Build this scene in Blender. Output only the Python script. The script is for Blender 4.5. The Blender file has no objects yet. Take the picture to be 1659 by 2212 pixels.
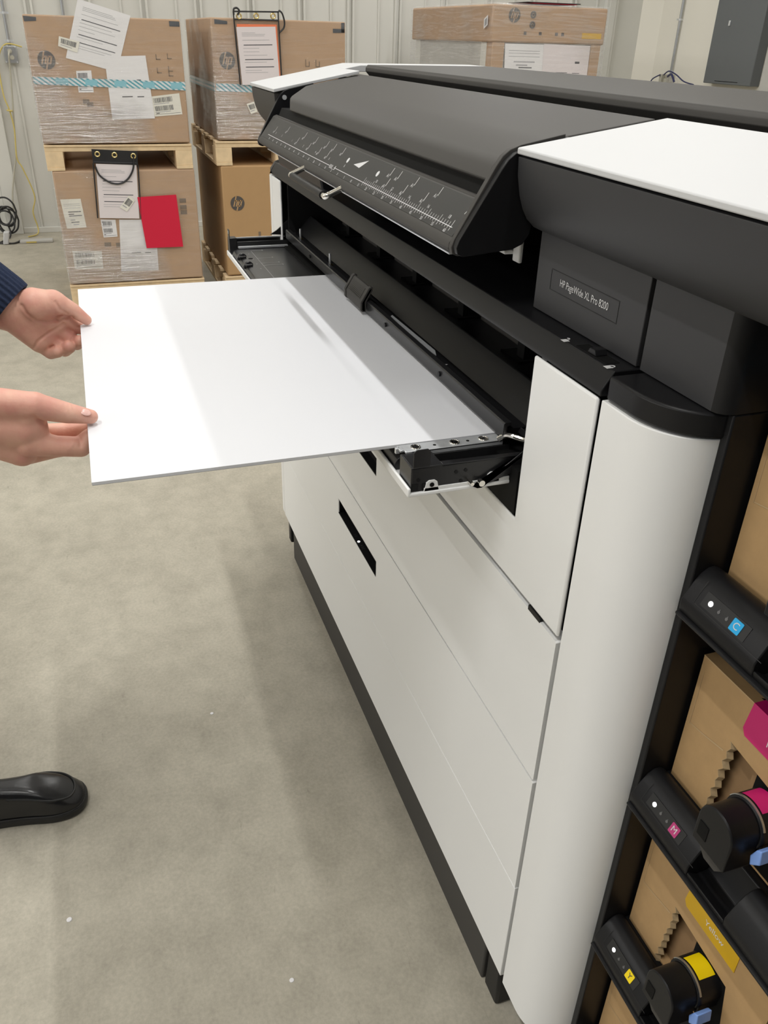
import bpy, bmesh, math, random
import numpy as np
from mathutils import Vector, Matrix
random.seed(7)
S = bpy.context.scene
COL = S.collection
PI = math.pi

# ------------------------------------------------------------------ materials
def new_mat(name):
    m = bpy.data.materials.new(name); m.use_nodes = True
    nt = m.node_tree
    return m, nt, nt.nodes['Principled BSDF']

def pbr(name, col, rough=.5, metal=0., spec=.5, noise=0., nscale=200., bump=0., bscale=400., coat=0., emit=None, es=0., sss=0.):
    m, nt, b = new_mat(name)
    b.inputs['Base Color'].default_value = (*col, 1)
    b.inputs['Roughness'].default_value = rough
    b.inputs['Metallic'].default_value = metal
    b.inputs['Specular IOR Level'].default_value = spec
    if coat: b.inputs['Coat Weight'].default_value = coat
    if emit:
        b.inputs['Emission Color'].default_value = (*emit, 1); b.inputs['Emission Strength'].default_value = es
    if sss:
        b.inputs['Subsurface Weight'].default_value = sss
        b.inputs['Subsurface Radius'].default_value = (.012, .005, .003)
    tc = nt.nodes.new('ShaderNodeTexCoord')
    if noise:
        n = nt.nodes.new('ShaderNodeTexNoise'); n.inputs['Scale'].default_value = nscale; n.inputs['Detail'].default_value = 4
        nt.links.new(tc.outputs['Object'], n.inputs['Vector'])
        mx = nt.nodes.new('ShaderNodeMix'); mx.data_type = 'RGBA'
        mx.inputs['A'].default_value = (*[c * (1 - noise) for c in col], 1)
        mx.inputs['B'].default_value = (*[min(1, c * (1 + noise)) for c in col], 1)
        nt.links.new(n.outputs['Fac'], mx.inputs['Factor'])
        nt.links.new(mx.outputs['Result'], b.inputs['Base Color'])
    if bump:
        n2 = nt.nodes.new('ShaderNodeTexNoise'); n2.inputs['Scale'].default_value = bscale; n2.inputs['Detail'].default_value = 3
        nt.links.new(tc.outputs['Object'], n2.inputs['Vector'])
        bp = nt.nodes.new('ShaderNodeBump'); bp.inputs['Strength'].default_value = bump; bp.inputs['Distance'].default_value = .002
        nt.links.new(n2.outputs['Fac'], bp.inputs['Height']); nt.links.new(bp.outputs['Normal'], b.inputs['Normal'])
    return m

M = {}
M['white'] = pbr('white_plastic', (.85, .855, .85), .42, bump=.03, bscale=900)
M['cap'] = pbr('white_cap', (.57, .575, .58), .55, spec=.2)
M['char'] = pbr('charcoal_plastic', (.060, .057, .053), .55, spec=.2, bump=.06, bscale=1500)
M['ruler'] = pbr('dark_ruler_plate', (.032, .032, .031), .4, spec=.35)
M['plate'] = pbr('graphite_plate', (.040, .040, .042), .5, spec=.3, bump=.05, bscale=1500)
M['black'] = pbr('black_plastic', (.0095, .0095, .0105), .38, spec=.24, bump=.05, bscale=1500)
M['blackg'] = pbr('black_metal', (.016, .016, .017), .3)
M['satin'] = pbr('satin_black', (.011, .011, .012), .36, spec=.22)
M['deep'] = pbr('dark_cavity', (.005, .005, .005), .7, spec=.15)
M['chrome'] = pbr('polished_metal', (.85, .82, .76), .16, 1.)
M['alu'] = pbr('brushed_aluminium', (.72, .74, .76), .35, .55, noise=.15, nscale=90)
M['brass'] = pbr('brass', (.75, .6, .28), .25, 1.)
M['ink'] = pbr('white_marking', (.62, .62, .62), .6)
M['inkdim'] = pbr('grey_marking', (.34, .34, .33), .6)
M['drop'] = pbr('dim_icon', (.11, .11, .11), .5)
M['led'] = pbr('lit_indicator', (1, 1, 1), .5, emit=(1, 1, 1), es=2.5)
M['window'] = pbr('indicator_window', (.022, .022, .022), .45, spec=.3)
M['cyan'] = pbr('cyan_tag', (.0, .36, .72), .4)
M['mag'] = pbr('magenta_tag', (.60, .012, .16), .45)
M['magtag'] = pbr('magenta_square', (.45, .035, .17), .4)
M['yel'] = pbr('yellow_tag', (.93, .70, .0), .4)
M['yelp'] = pbr('yellow_print', (.70, .42, .01), .5, noise=.15, nscale=30)
M['grey'] = pbr('grey_tag', (.25, .25, .25), .4)
M['blue'] = pbr('pale_blue_plastic', (.22, .38, .82), .4)
M['board'] = pbr('foam_board_face', (.745, .755, .785), .5)
M['foam'] = pbr('foam_edge', (.60, .61, .64), .7)
M['kraft'] = pbr('kraft_board', (.45, .285, .13), .75, noise=.10, nscale=60, bump=.08, bscale=300)
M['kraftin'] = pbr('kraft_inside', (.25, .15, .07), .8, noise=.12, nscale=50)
M['flute'] = pbr('corrugated_edge', (.40, .29, .16), .8, noise=.35, nscale=160)
M['crease'] = pbr('paper_crease', (.50, .36, .20), .8)
M['carton'] = pbr('carton_board', (.46, .305, .19), .75, noise=.08, nscale=14)
M['carton2'] = pbr('carton_board_bright', (.46, .285, .135), .75, noise=.06, nscale=14)
M['print'] = pbr('grey_print', (.085, .075, .07), .7)
M['print2'] = pbr('faded_print', (.19, .14, .10), .7)
M['paper'] = pbr('white_paper', (.80, .79, .80), .6)
M['paperp'] = pbr('pinkish_paper', (.76, .70, .71), .6)
M['paperc'] = pbr('cream_paper', (.78, .76, .68), .6)
M['line'] = pbr('dark_text_line', (.06, .06, .07), .7)
M['line2'] = pbr('grey_text_line', (.36, .36, .38), .7)
M['red'] = pbr('red_paper', (.66, .008, .045), .55)
M['orange'] = pbr('orange_paper', (.85, .22, .10), .6)
M['vinyl'] = pbr('black_vinyl', (.02, .02, .022), .35)
M['wood'] = pbr('pine_wood', (.76, .58, .36), .7, noise=.22, nscale=22)
M['blacktape'] = pbr('dark_tape', (.07, .075, .085), .5)
M['conduit'] = pbr('galvanised_steel', (.52, .54, .56), .35, .9, noise=.1, nscale=40)
M['ycord'] = pbr('yellow_cord', (.62, .50, .16), .5)
M['gcord'] = pbr('beige_cord', (.48, .46, .38), .5)
M['kcord'] = pbr('black_cord', (.03, .03, .03), .5)
M['gpanel'] = pbr('grey_enamel', (.135, .145, .150), .45)
M['hazepanel'] = pbr('hazy_grey_panel', (.50, .49, .46), .5, noise=.1, nscale=9)
M['wall'] = pbr('painted_wall_metal', (.68, .675, .63), .5, noise=.03, nscale=3)
M['wallr'] = pbr('cream_wall', (.84, .81, .72), .7, noise=.02, nscale=3)
M['ceil'] = pbr('ceiling_paint', (.75, .75, .73), .8)
M['navy'] = pbr('navy_knit', (.012, .022, .055), .9, noise=.4, nscale=260, bump=.6, bscale=260)
M['trouser'] = pbr('dark_trousers', (.03, .032, .04), .9)
M['leather'] = pbr('black_leather', (.010, .010, .011), .26, bump=.30, bscale=38)
M['sole'] = pbr('rubber_sole', (.012, .012, .012), .5)
M['hair'] = pbr('brown_hair', (.05, .03, .02), .7)
M['nail'] = pbr('fingernail', (.78, .48, .42), .3)

def skin_mat():
    m, nt, b = new_mat('skin')
    tc = nt.nodes.new('ShaderNodeTexCoord')
    n = nt.nodes.new('ShaderNodeTexNoise'); n.inputs['Scale'].default_value = 26; n.inputs['Detail'].default_value = 5
    nt.links.new(tc.outputs['Object'], n.inputs['Vector'])
    r = nt.nodes.new('ShaderNodeValToRGB')
    r.color_ramp.elements[0].position = .3; r.color_ramp.elements[0].color = (.66, .30, .24, 1)
    r.color_ramp.elements[1].position = .72; r.color_ramp.elements[1].color = (.80, .47, .35, 1)
    nt.links.new(n.outputs['Fac'], r.inputs['Fac']); nt.links.new(r.outputs['Color'], b.inputs['Base Color'])
    b.inputs['Roughness'].default_value = .5
    b.inputs['Subsurface Weight'].default_value = .12; b.inputs['Subsurface Radius'].default_value = (.010, .004, .002)
    n2 = nt.nodes.new('ShaderNodeTexNoise'); n2.inputs['Scale'].default_value = 130; n2.inputs['Detail'].default_value = 6
    nt.links.new(tc.outputs['Object'], n2.inputs['Vector'])
    bp = nt.nodes.new('ShaderNodeBump'); bp.inputs['Strength'].default_value = .25; bp.inputs['Distance'].default_value = .002
    nt.links.new(n2.outputs['Fac'], bp.inputs['Height']); nt.links.new(bp.outputs['Normal'], b.inputs['Normal'])
    return m
M['skin'] = skin_mat()

def floor_mat():
    m, nt, b = new_mat('polished_concrete')
    L = nt.links.new; N = nt.nodes.new
    tc = N('ShaderNodeTexCoord')
    def noise(sc, det, rough=.6, vec=None):
        n = N('ShaderNodeTexNoise'); n.inputs['Scale'].default_value = sc; n.inputs['Detail'].default_value = det; n.inputs['Roughness'].default_value = rough
        L(vec or tc.outputs['Object'], n.inputs['Vector']); return n
    n1 = noise(1.6, 8); n2 = noise(9, 8, .7); n3 = noise(120, 3)
    r = N('ShaderNodeValToRGB'); r.color_ramp.elements[0].position = .28; r.color_ramp.elements[1].position = .72
    r.color_ramp.elements[0].color = (.41, .38, .31, 1); r.color_ramp.elements[1].color = (.51, .475, .39, 1)
    L(n1.outputs['Fac'], r.inputs['Fac'])
    r2 = N('ShaderNodeValToRGB'); r2.color_ramp.elements[0].position = .25; r2.color_ramp.elements[1].position = .6
    r2.color_ramp.elements[0].color = (.74, .74, .73, 1); r2.color_ramp.elements[1].color = (1, 1, 1, 1)
    L(n2.outputs['Fac'], r2.inputs['Fac'])
    mx = N('ShaderNodeMix'); mx.data_type = 'RGBA'; mx.blend_type = 'MULTIPLY'; mx.inputs['Factor'].default_value = 1
    L(r.outputs['Color'], mx.inputs['A']); L(r2.outputs['Color'], mx.inputs['B'])
    # fine dark scuffs
    mp = N('ShaderNodeMapping'); mp.inputs['Scale'].default_value = (1.2, 5, 1); mp.inputs['Rotation'].default_value = (0, 0, .5)
    L(tc.outputs['Object'], mp.inputs['Vector'])
    n4 = noise(7, 10, .75, mp.outputs['Vector'])
    r4 = N('ShaderNodeValToRGB'); r4.color_ramp.elements[0].position = .62; r4.color_ramp.elements[1].position = .76
    r4.color_ramp.elements[0].color = (1, 1, 1, 1); r4.color_ramp.elements[1].color = (.55, .54, .52, 1)
    L(n4.outputs['Fac'], r4.inputs['Fac'])
    mx2 = N('ShaderNodeMix'); mx2.data_type = 'RGBA'; mx2.blend_type = 'MULTIPLY'; mx2.inputs['Factor'].default_value = 1
    L(mx.outputs['Result'], mx2.inputs['A']); L(r4.outputs['Color'], mx2.inputs['B'])
    mx3 = N('ShaderNodeMix'); mx3.data_type = 'RGBA'; mx3.blend_type = 'OVERLAY'; mx3.inputs['Factor'].default_value = .22
    L(mx2.outputs['Result'], mx3.inputs['A']); L(n3.outputs['Fac'], mx3.inputs['B'])
    L(mx3.outputs['Result'], b.inputs['Base Color'])
    b.inputs['Roughness'].default_value = .5; b.inputs['Specular IOR Level'].default_value = .35
    bp = N('ShaderNodeBump'); bp.inputs['Strength'].default_value = .06; bp.inputs['Distance'].default_value = .004
    L(n2.outputs['Fac'], bp.inputs['Height']); L(bp.outputs['Normal'], b.inputs['Normal'])
    return m
M['floor'] = floor_mat()

def film_mat(name, haze=.07, gl=.16):
    m = bpy.data.materials.new(name); m.use_nodes = True
    nt = m.node_tree; nt.nodes.clear(); N = nt.nodes.new; L = nt.links.new
    out = N('ShaderNodeOutputMaterial'); tr = N('ShaderNodeBsdfTransparent'); gls = N('ShaderNodeBsdfGlossy'); df = N('ShaderNodeBsdfDiffuse')
    df.inputs['Color'].default_value = (.85, .84, .86, 1)
    gls.inputs['Roughness'].default_value = .12
    tc = N('ShaderNodeTexCoord'); mp = N('ShaderNodeMapping'); mp.inputs['Scale'].default_value = (3, 2.2, 42); mp.inputs['Rotation'].default_value = (.10, 0, 0)
    L(tc.outputs['Object'], mp.inputs['Vector'])
    n = N('ShaderNodeTexNoise'); n.inputs['Scale'].default_value = 1.3; n.inputs['Detail'].default_value = 6; n.inputs['Distortion'].default_value = 1.3
    L(mp.outputs['Vector'], n.inputs['Vector'])
    n2 = N('ShaderNodeTexNoise'); n2.inputs['Scale'].default_value = 6; n2.inputs['Detail'].default_value = 4
    L(tc.outputs['Object'], n2.inputs['Vector'])
    ad = N('ShaderNodeMath'); ad.operation = 'MULTIPLY_ADD'; ad.inputs[1].default_value = .6
    L(n2.outputs['Fac'], ad.inputs[0]); L(n.outputs['Fac'], ad.inputs[2])
    bp = N('ShaderNodeBump'); bp.inputs['Strength'].default_value = 1.; bp.inputs['Distance'].default_value = .013
    L(ad.outputs[0], bp.inputs['Height']); L(bp.outputs['Normal'], gls.inputs['Normal'])
    n3 = N('ShaderNodeTexNoise'); n3.inputs['Scale'].default_value = 2.6; n3.inputs['Detail'].default_value = 3; L(tc.outputs['Object'], n3.inputs['Vector'])
    r3 = N('ShaderNodeMapRange'); r3.inputs['From Min'].default_value = .47; r3.inputs['From Max'].default_value = .66; r3.inputs['To Min'].default_value = .03; r3.inputs['To Max'].default_value = gl
    L(n3.outputs['Fac'], r3.inputs['Value'])
    m1 = N('ShaderNodeMixShader'); L(r3.outputs['Result'], m1.inputs['Fac'])
    L(tr.outputs[0], m1.inputs[1]); L(gls.outputs[0], m1.inputs[2])
    rp = N('ShaderNodeValToRGB'); rp.color_ramp.elements[0].position = .45; rp.color_ramp.elements[1].position = .75
    rp.color_ramp.elements[0].color = (haze * .5,) * 3 + (1,); rp.color_ramp.elements[1].color = (haze * 2.6,) * 3 + (1,)
    L(n.outputs['Fac'], rp.inputs['Fac'])
    m2 = N('ShaderNodeMixShader'); L(rp.outputs['Color'], m2.inputs['Fac']); L(m1.outputs[0], m2.inputs[1]); L(df.outputs[0], m2.inputs[2])
    L(m2.outputs[0], out.inputs['Surface'])
    return m
M['film'] = film_mat('stretch_film', .03, .50)
M['film2'] = film_mat('loose_film', .10, .20)

def tape_mat():
    m, nt, b = new_mat('striped_tape')
    N = nt.nodes.new; L = nt.links.new
    tc = N('ShaderNodeTexCoord'); mp = N('ShaderNodeMapping'); mp.inputs['Rotation'].default_value = (-.95, 0, 0)
    L(tc.outputs['Object'], mp.inputs['Vector'])
    w = N('ShaderNodeTexWave'); w.bands_direction = 'Y'; w.inputs['Scale'].default_value = 17
    L(mp.outputs['Vector'], w.inputs['Vector'])
    r = N('ShaderNodeValToRGB'); r.color_ramp.interpolation = 'CONSTANT'
    r.color_ramp.elements[0].color = (.10, .38, .46, 1); r.color_ramp.elements[1].position = .45; r.color_ramp.elements[1].color = (.72, .76, .78, 1)
    L(w.outputs['Fac'], r.inputs['Fac']); L(r.outputs['Color'], b.inputs['Base Color'])
    b.inputs['Roughness'].default_value = .35
    return m
M['tape'] = tape_mat()
M['tapebadge'] = pbr('tape_badge', (.25, .55, .64), .4)

# ------------------------------------------------------------------ mesh builder
ROOT = {}
_txt = {}
def text_mesh(s, ital=0.):
    key = (s, ital)
    if key not in _txt:
        c = bpy.data.curves.new('lettering', 'FONT'); c.body = s; c.size = 1; c.align_x = 'CENTER'; c.align_y = 'CENTER'; c.resolution_u = 4; c.shear = ital
        o = bpy.data.objects.new('lettering', c); COL.objects.link(o)
        dg = bpy.context.evaluated_depsgraph_get(); me = bpy.data.meshes.new_from_object(o.evaluated_get(dg))
        v = [tuple(x.co) for x in me.vertices]; f = [tuple(p.vertices) for p in me.polygons]
        bpy.data.objects.remove(o); bpy.data.curves.remove(c); bpy.data.meshes.remove(me)
        w = max(a[0] for a in v) - min(a[0] for a in v)
        _txt[key] = (v, f, w)
    return _txt[key]

class MB:
    def __init__(s): s.v = []; s.f = []; s.mi = []; s.cur = 0
    def mat(s, i): s.cur = i; return s
    def add(s, vs, fs):
        b = len(s.v); s.v += [tuple(x) for x in vs]
        for f in fs: s.f.append(tuple(b + i for i in f)); s.mi.append(s.cur)
        return s
    def box(s, x0, x1, y0, y1, z0, z1):
        return s.add([(x0, y0, z0), (x1, y0, z0), (x1, y1, z0), (x0, y1, z0), (x0, y0, z1), (x1, y0, z1), (x1, y1, z1), (x0, y1, z1)],
                     [(3, 2, 1, 0), (4, 5, 6, 7), (0, 1, 5, 4), (1, 2, 6, 5), (2, 3, 7, 6), (3, 0, 4, 7)])
    def prism(s, poly, vec):
        n = len(poly); vec = Vector(vec)
        return s.add([tuple(p) for p in poly] + [tuple(Vector(p) + vec) for p in poly],
                     [tuple(range(n))[::-1], tuple(range(n, 2 * n))] + [(i, (i + 1) % n, n + (i + 1) % n, n + i) for i in range(n)])
    def px(s, prof, x0, x1): return s.prism([(x0, y, z) for y, z in prof], (x1 - x0, 0, 0))
    def py(s, prof, y0, y1): return s.prism([(x, y0, z) for x, z in prof], (0, y1 - y0, 0))
    def pz(s, prof, z0, z1): return s.prism([(x, y, z0) for x, y in prof], (0, 0, z1 - z0))
    def quad(s, *p): return s.add(p, [tuple(range(len(p)))])
    def cyl(s, a, b, r, r1=None, n=20, cap=True):
        a = Vector(a); b = Vector(b); r1 = r if r1 is None else r1
        d = (b - a).normalized(); u = d.orthogonal().normalized(); w = d.cross(u)
        vs = []
        for c, rr in ((a, r), (b, r1)):
            for i in range(n):
                t = 2 * PI * i / n; vs.append(c + (u * math.cos(t) + w * math.sin(t)) * rr)
        fs = [(i, (i + 1) % n, n + (i + 1) % n, n + i) for i in range(n)]
        if cap: fs += [tuple(range(n))[::-1], tuple(range(n, 2 * n))]
        return s.add(vs, fs)
    def tube(s, path, r, n=8, sub=6):
        P = [Vector(p) for p in path]; Q = []
        for i in range(len(P) - 1):
            p0 = P[max(i - 1, 0)]; p1 = P[i]; p2 = P[i + 1]; p3 = P[min(i + 2, len(P) - 1)]
            for k in range(sub):
                t = k / sub
                Q.append(.5 * ((2 * p1) + (p2 - p0) * t + (2 * p0 - 5 * p1 + 4 * p2 - p3) * t * t + (3 * p1 - p0 - 3 * p2 + p3) * t ** 3))
        Q.append(P[-1]); vs = []; u = None
        for i, q in enumerate(Q):
            d = (Q[min(i + 1, len(Q) - 1)] - Q[max(i - 1, 0)]).normalized()
            u = d.orthogonal().normalized() if u is None else (u - d * u.dot(d)).normalized()
            w = d.cross(u)
            for k in range(n):
                t = 2 * PI * k / n; vs.append(q + (u * math.cos(t) + w * math.sin(t)) * r)
        m = len(Q)
        fs = [(i * n + k, i * n + (k + 1) % n, (i + 1) * n + (k + 1) % n, (i + 1) * n + k) for i in range(m - 1) for k in range(n)]
        fs += [tuple(range(n))[::-1], tuple(range((m - 1) * n, m * n))]
        return s.add(vs, fs)
    def torus(s, c, ax, R, r, n=24, k=8):
        c = Vector(c); d = Vector(ax).normalized(); u = d.orthogonal().normalized(); w = d.cross(u); vs = []
        for i in range(n):
            t = 2 * PI * i / n; e = u * math.cos(t) + w * math.sin(t)
            for j in range(k):
                q = 2 * PI * j / k; vs.append(c + e * (R + r * math.cos(q)) + d * r * math.sin(q))
        return s.add(vs, [(i * k + j, ((i + 1) % n) * k + j, ((i + 1) % n) * k + (j + 1) % k, i * k + (j + 1) % k) for i in range(n) for j in range(k)])
    def ball(s, c, rx, ry=None, rz=None, n=16):
        ry = ry or rx; rz = rz or rx; vs = []; fs = []
        for i in range(n // 2 + 1):
            a = PI * i / (n // 2)
            for j in range(n):
                t = 2 * PI * j / n; vs.append((c[0] + rx * math.sin(a) * math.cos(t), c[1] + ry * math.sin(a) * math.sin(t), c[2] + rz * math.cos(a)))
        for i in range(n // 2):
            for j in range(n): fs.append((i * n + j, i * n + (j + 1) % n, (i + 1) * n + (j + 1) % n, (i + 1) * n + j))
        return s.add(vs, fs)
    def text(s, st, o, u, v, size, width=None, ital=0.):
        vs, fs, w = text_mesh(st, ital); o = Vector(o); u = Vector(u).normalized(); v = Vector(v).normalized()
        kx = size if width is None else width / w
        return s.add([o + u * (a[0] * kx) + v * (a[1] * size) for a in vs], fs)
    def panel_hole(s, x0, x1, z0, z1, hx0, hx1, hz0, hz1, y0, y1):
        X = [x0, hx0, hx1, x1]; Z = [z0, hz0, hz1, z1]
        for y in (y0, y1):
            s.add([(x, y, z) for z in Z for x in X], [(r * 4 + c, r * 4 + c + 1, r * 4 + c + 5, r * 4 + c + 4) for r in range(3) for c in range(3) if not (r == 1 and c == 1)])
        b = [(x0, z0), (x1, z0), (x1, z1), (x0, z1)]; h = [(hx0, hz0), (hx1, hz0), (hx1, hz1), (hx0, hz1)]
        for L in (b, h):
            for i in range(4):
                p, q = L[i], L[(i + 1) % 4]
                s.quad((p[0], y0, p[1]), (q[0], y0, q[1]), (q[0], y1, q[1]), (p[0], y1, p[1]))
        return s
    def sheet(s, X, c, u0, u1, v0, v1):
        # c: four (y,z) corners TL TR BR BL on the plane x=X; u to the right, v downwards
        def at(u, v):
            a = [c[0][i] * (1 - u) * (1 - v) + c[1][i] * u * (1 - v) + c[2][i] * u * v + c[3][i] * (1 - u) * v for i in (0, 1)]
            return (X, a[0], a[1])
        return s.quad(at(u0, v1), at(u1, v1), at(u1, v0), at(u0, v0))
    def build(s, name, mats, parent=None, bevel=0., seg=2, smooth=40, loc=None, weld=True):
        if not isinstance(mats, (list, tuple)): mats = [mats]
        L = Vector(ROOT[parent.name]) if parent else Vector(loc if loc else (0, 0, 0))
        me = bpy.data.meshes.new(name)
        me.from_pydata([tuple(Vector(v) - L) for v in s.v], [], s.f)
        for m in mats: me.materials.append(m)
        for p, i in zip(me.polygons, s.mi): p.material_index = i
        bm = bmesh.new(); bm.from_mesh(me)
        if weld: bmesh.ops.remove_doubles(bm, verts=bm.verts, dist=1e-6)
        bmesh.ops.recalc_face_normals(bm, faces=bm.faces)
        bm.to_mesh(me); bm.free()
        if smooth:
            for p in me.polygons: p.use_smooth = True
            me.set_sharp_from_angle(angle=math.radians(smooth))
        o = bpy.data.objects.new(name, me); COL.objects.link(o)
        if parent: o.parent = parent
        else: o.location = L
        ROOT[o.name] = tuple(L)
        if bevel:
            b = o.modifiers.new('edge', 'BEVEL'); b.width = bevel; b.segments = seg; b.limit_method = 'ANGLE'; b.angle_limit = math.radians(35)
        return o

def thing(name, label, cat, loc=(0, 0, 0), group=None):
    o = bpy.data.objects.new(name, None); COL.objects.link(o); o.location = loc; o.empty_display_size = .05
    ROOT[o.name] = tuple(loc); o['label'] = label; o['category'] = cat
    if group: o['group'] = group
    return o
def tag(o, label, cat, group=None):
    o['label'] = label; o['category'] = cat
    if group: o['group'] = group
    return o
def struct(o): o['kind'] = 'structure'; return o
def lab(o, l): o['label'] = l; return o

# ------------------------------------------------------------------ camera
cam = bpy.data.cameras.new('camera'); co = bpy.data.objects.new('camera', cam); COL.objects.link(co); S.camera = co
yaw, pit, rol = math.radians(160.2285), math.radians(30.0813), math.radians(1.7427)
fw = Vector((math.cos(yaw) * math.cos(pit), math.sin(yaw) * math.cos(pit), -math.sin(pit)))
rt = Vector((math.sin(yaw), -math.cos(yaw), 0)); up = rt.cross(fw)
r2 = rt * math.cos(rol) + up * math.sin(rol); u2 = -rt * math.sin(rol) + up * math.cos(rol)
mw = Matrix((r2, u2, -fw)).transposed().to_4x4(); mw.translation = (0, -.5, 1.565)
co.matrix_world = mw
cam.sensor_fit = 'VERTICAL'; cam.sensor_height = 24; cam.lens = 24 * 1765.83 / 2212; cam.clip_start = .02

# ------------------------------------------------------------------ setting
struct(MB().box(-8.3, 3.2, -12, 5.3, -.1, 0).build('floor', M['floor']))
w = MB().box(-8.28, -8.08, -12, 5.3, 0, 4.3)
for k in range(-7, 13):
    y = .62 + .442 * k
    if y < 5.0:
        w.box(-8.08, -8.055, y - .034, y - .014, 0, 4.3); w.box(-8.08, -8.055, y + .014, y + .034, 0, 4.3)
        w.box(-8.08, -8.068, y - .19, y - .17, 0, 4.3)
w.box(-8.08, -8.02, -1.16, -1.04, 0, 4.3)
struct(w.build('wall_back', M['wall'], bevel=.004))
struct(MB().box(-8.08, 3.2, 5.06, 5.3, 0, 4.3).build('wall_right', M['wallr']))
struct(MB().box(-8.30, 3.2, -12, 5.3, 4.3, 4.4).build('ceiling', M['ceil']))
struct(MB().box(-8.08, -8.05, -1.04, 5.06, 0.0, .045).build('baseboard_back', M['wall'], bevel=.003))
struct(MB().box(-8.08, -8.03, 4.50, 4.63, 0, 4.3).box(-8.03, -8.02, 4.53, 4.60, 0, 4.3).build('trim_1', M['wall'], bevel=.004))
struct(MB().pz([(-8.08, 4.93), (-7.92, 5.06), (-8.08, 5.06)], 0, 4.3).build('trim_2', M['wallr']))

# ------------------------------------------------------------------ printer
P = thing('wide_format_printer', 'large white and charcoal wide-format printer with raised scanner visor and open front tray', 'printer', (-1.2, .4, 0))
def part(mb, name, mat, parent=P, bevel=0., **k): return mb.build(name, mat, parent, bevel, **k)
XL, XG = -2.395, -.713
# body masses behind the panels
b = MB()
b.box(-2.455, -.72, .022, .9, .15, .985)
b.box(-2.455, -2.31, .022, .9, .985, 1.232); b.box(-.852, -.72, .022, .9, .985, 1.232)
b.box(-2.31, -.852, .30, .9, .985, 1.232)
b.box(-2.455, -.95, .32, .9, 1.262, 1.44); b.box(-.949, -.586, .047, .9, 1.262, 1.447); b.box(-.586, .25, .2, .9, 1.262, 1.447)
b.box(-.72, -.66, .06, .9, .1, 1.232); b.box(-.66, .25, .42, .9, .1, 1.262)
b.box(-2.455, .25, .21, .26, 1.42, 1.47)
part(b, 'body', M['deep'])
part(MB().box(-2.33, -.79, .012, .06, 0, .15), 'plinth', M['char'], bevel=.004)
part(MB().box(-2.365, -2.333, .004, .055, .06, .15), 'foot', M['black'], bevel=.006)
part(MB().pz([(-.785, .015), (-.735, .015), (-.735, .05), (-.785, .05)], .0, .15), 'foot', M['black'], bevel=.006)
# white fronts
part(MB().box(XL, XG, 0, .02, .141, .3835), 'bottom_panel', M['white'], bevel=.0012)
def drawer(z0, z1, hx0, hx1, hz0, hz1, led):
    d = part(MB().panel_hole(XL, XG, z0, z1, hx0, hx1, hz0, hz1, 0, .02), 'drawer', M['white'], bevel=.0022)
    c = MB().box(hx0, hx1, .0005, .0215, hz0, hz0 + .002); c.box(hx0 - .002, hx1 + .002, .019, .0215, hz0 - .002, hz1 + .002)
    c.box(hx0, hx0 + .002, .003, .02, hz0, hz1); c.box(hx1 - .002, hx1, .003, .02, hz0, hz1); c.box(hx0, hx1, .003, .02, hz1 - .002, hz1)
    part(c, 'handle_recess', M['black'], d)
    if led:
        x = (hx0 + hx1) / 2; zf = hz0 + .0024
        part(MB().cyl((x, .0075, zf - .001), (x, .0075, zf + .0006), .0032), 'status_light', M['led'], d)
        for i, xx in enumerate((-.034, -.026, .018, .026, .034)): part(MB().text('1243C'[i], (x + xx, .0085, zf), (1, 0, 0), (0, 1, 0), .009), 'slot_digit', M['drop'], d, smooth=0)
    return d
drawer(.3855, .6285, -1.735, -1.435, .515, .556, True)
drawer(.6325, .890, -1.752, -1.449, .764, .805, False)
fd = MB().py([(XL, .8975), (XG, .8975), (XG, 1.2305), (-.8585, 1.2305), (-.8585, .9955), (-2.296, .9955), (-2.296, 1.228), (XL, 1.228)], 0, .006)
fd = part(fd, 'front_door', M['white'], bevel=.003)
part(MB().box(-.79, -.757, -.0008, .004, .889, .8965), 'latch_slot', M['black'], fd)
# rounded far corner
pr = [(-2.398, 0)] + [(-2.42 - .05 * math.sin(a), .05 - .05 * math.cos(a)) for a in [i * PI / 2 / 8 for i in range(9)]] + [(-2.47, .35), (-2.45, .35), (-2.45, .05), (-2.398, .02)]
part(MB().pz(pr, .145, 1.226), 'corner_panel', M['white'], bevel=.001)
# curved near corner panel
def curve(dx=0., dy=0.): return [(-.6555 + (.0735 + dx) * math.sin(a), .066 - (.066 + dy) * math.cos(a)) for a in [i * PI / 2 / 14 for i in range(15)]]
cv = [(-.704, 0)] + curve() + [(-.586, .066), (-.66, .02), (-.704, .02)]
part(MB().pz(cv, .137, 1.232), 'corner_panel', M['white'], bevel=.0012)
cvt = [(-.700, 0.002)] + curve(.004, -.002) + [(-.5715, .2), (-.700, .2)]
part(MB().pz(cvt, 1.234, 1.261), 'corner_cap', M['black'], bevel=.003)
# black deck over the opening and both pillars
cap = [(-2.475, .05), (-2.462, .018), (-2.43, .0), (-.708, .0), (-.708, .34), (-2.475, .34)]
dk = MB().px([(.0005, 1.2335), (.0005, 1.240), (.0135, 1.2615), (.34, 1.2615), (.34, 1.2335)], -2.40, -.7085)
pz = [(-2.40, .0005), (-2.43, .004), (-2.462, .022), (-2.474, .055), (-2.474, .34), (-2.40, .34)]
dk.pz(pz, 1.2335, 1.243)
pz2 = [(-2.40, .0135), (-2.425, .016), (-2.452, .032), (-2.462, .06), (-2.462, .34), (-2.40, .34)]
n = len(pz); dk.add([(x, y, 1.243) for x, y in pz] + [(x, y, 1.2615) for x, y in pz2], [(i, (i + 1) % n, n + (i + 1) % n, n + i) for i in range(n)] + [tuple(range(n, 2 * n))])
dk = part(dk, 'top_deck', M['black'], bevel=.0012)
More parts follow.
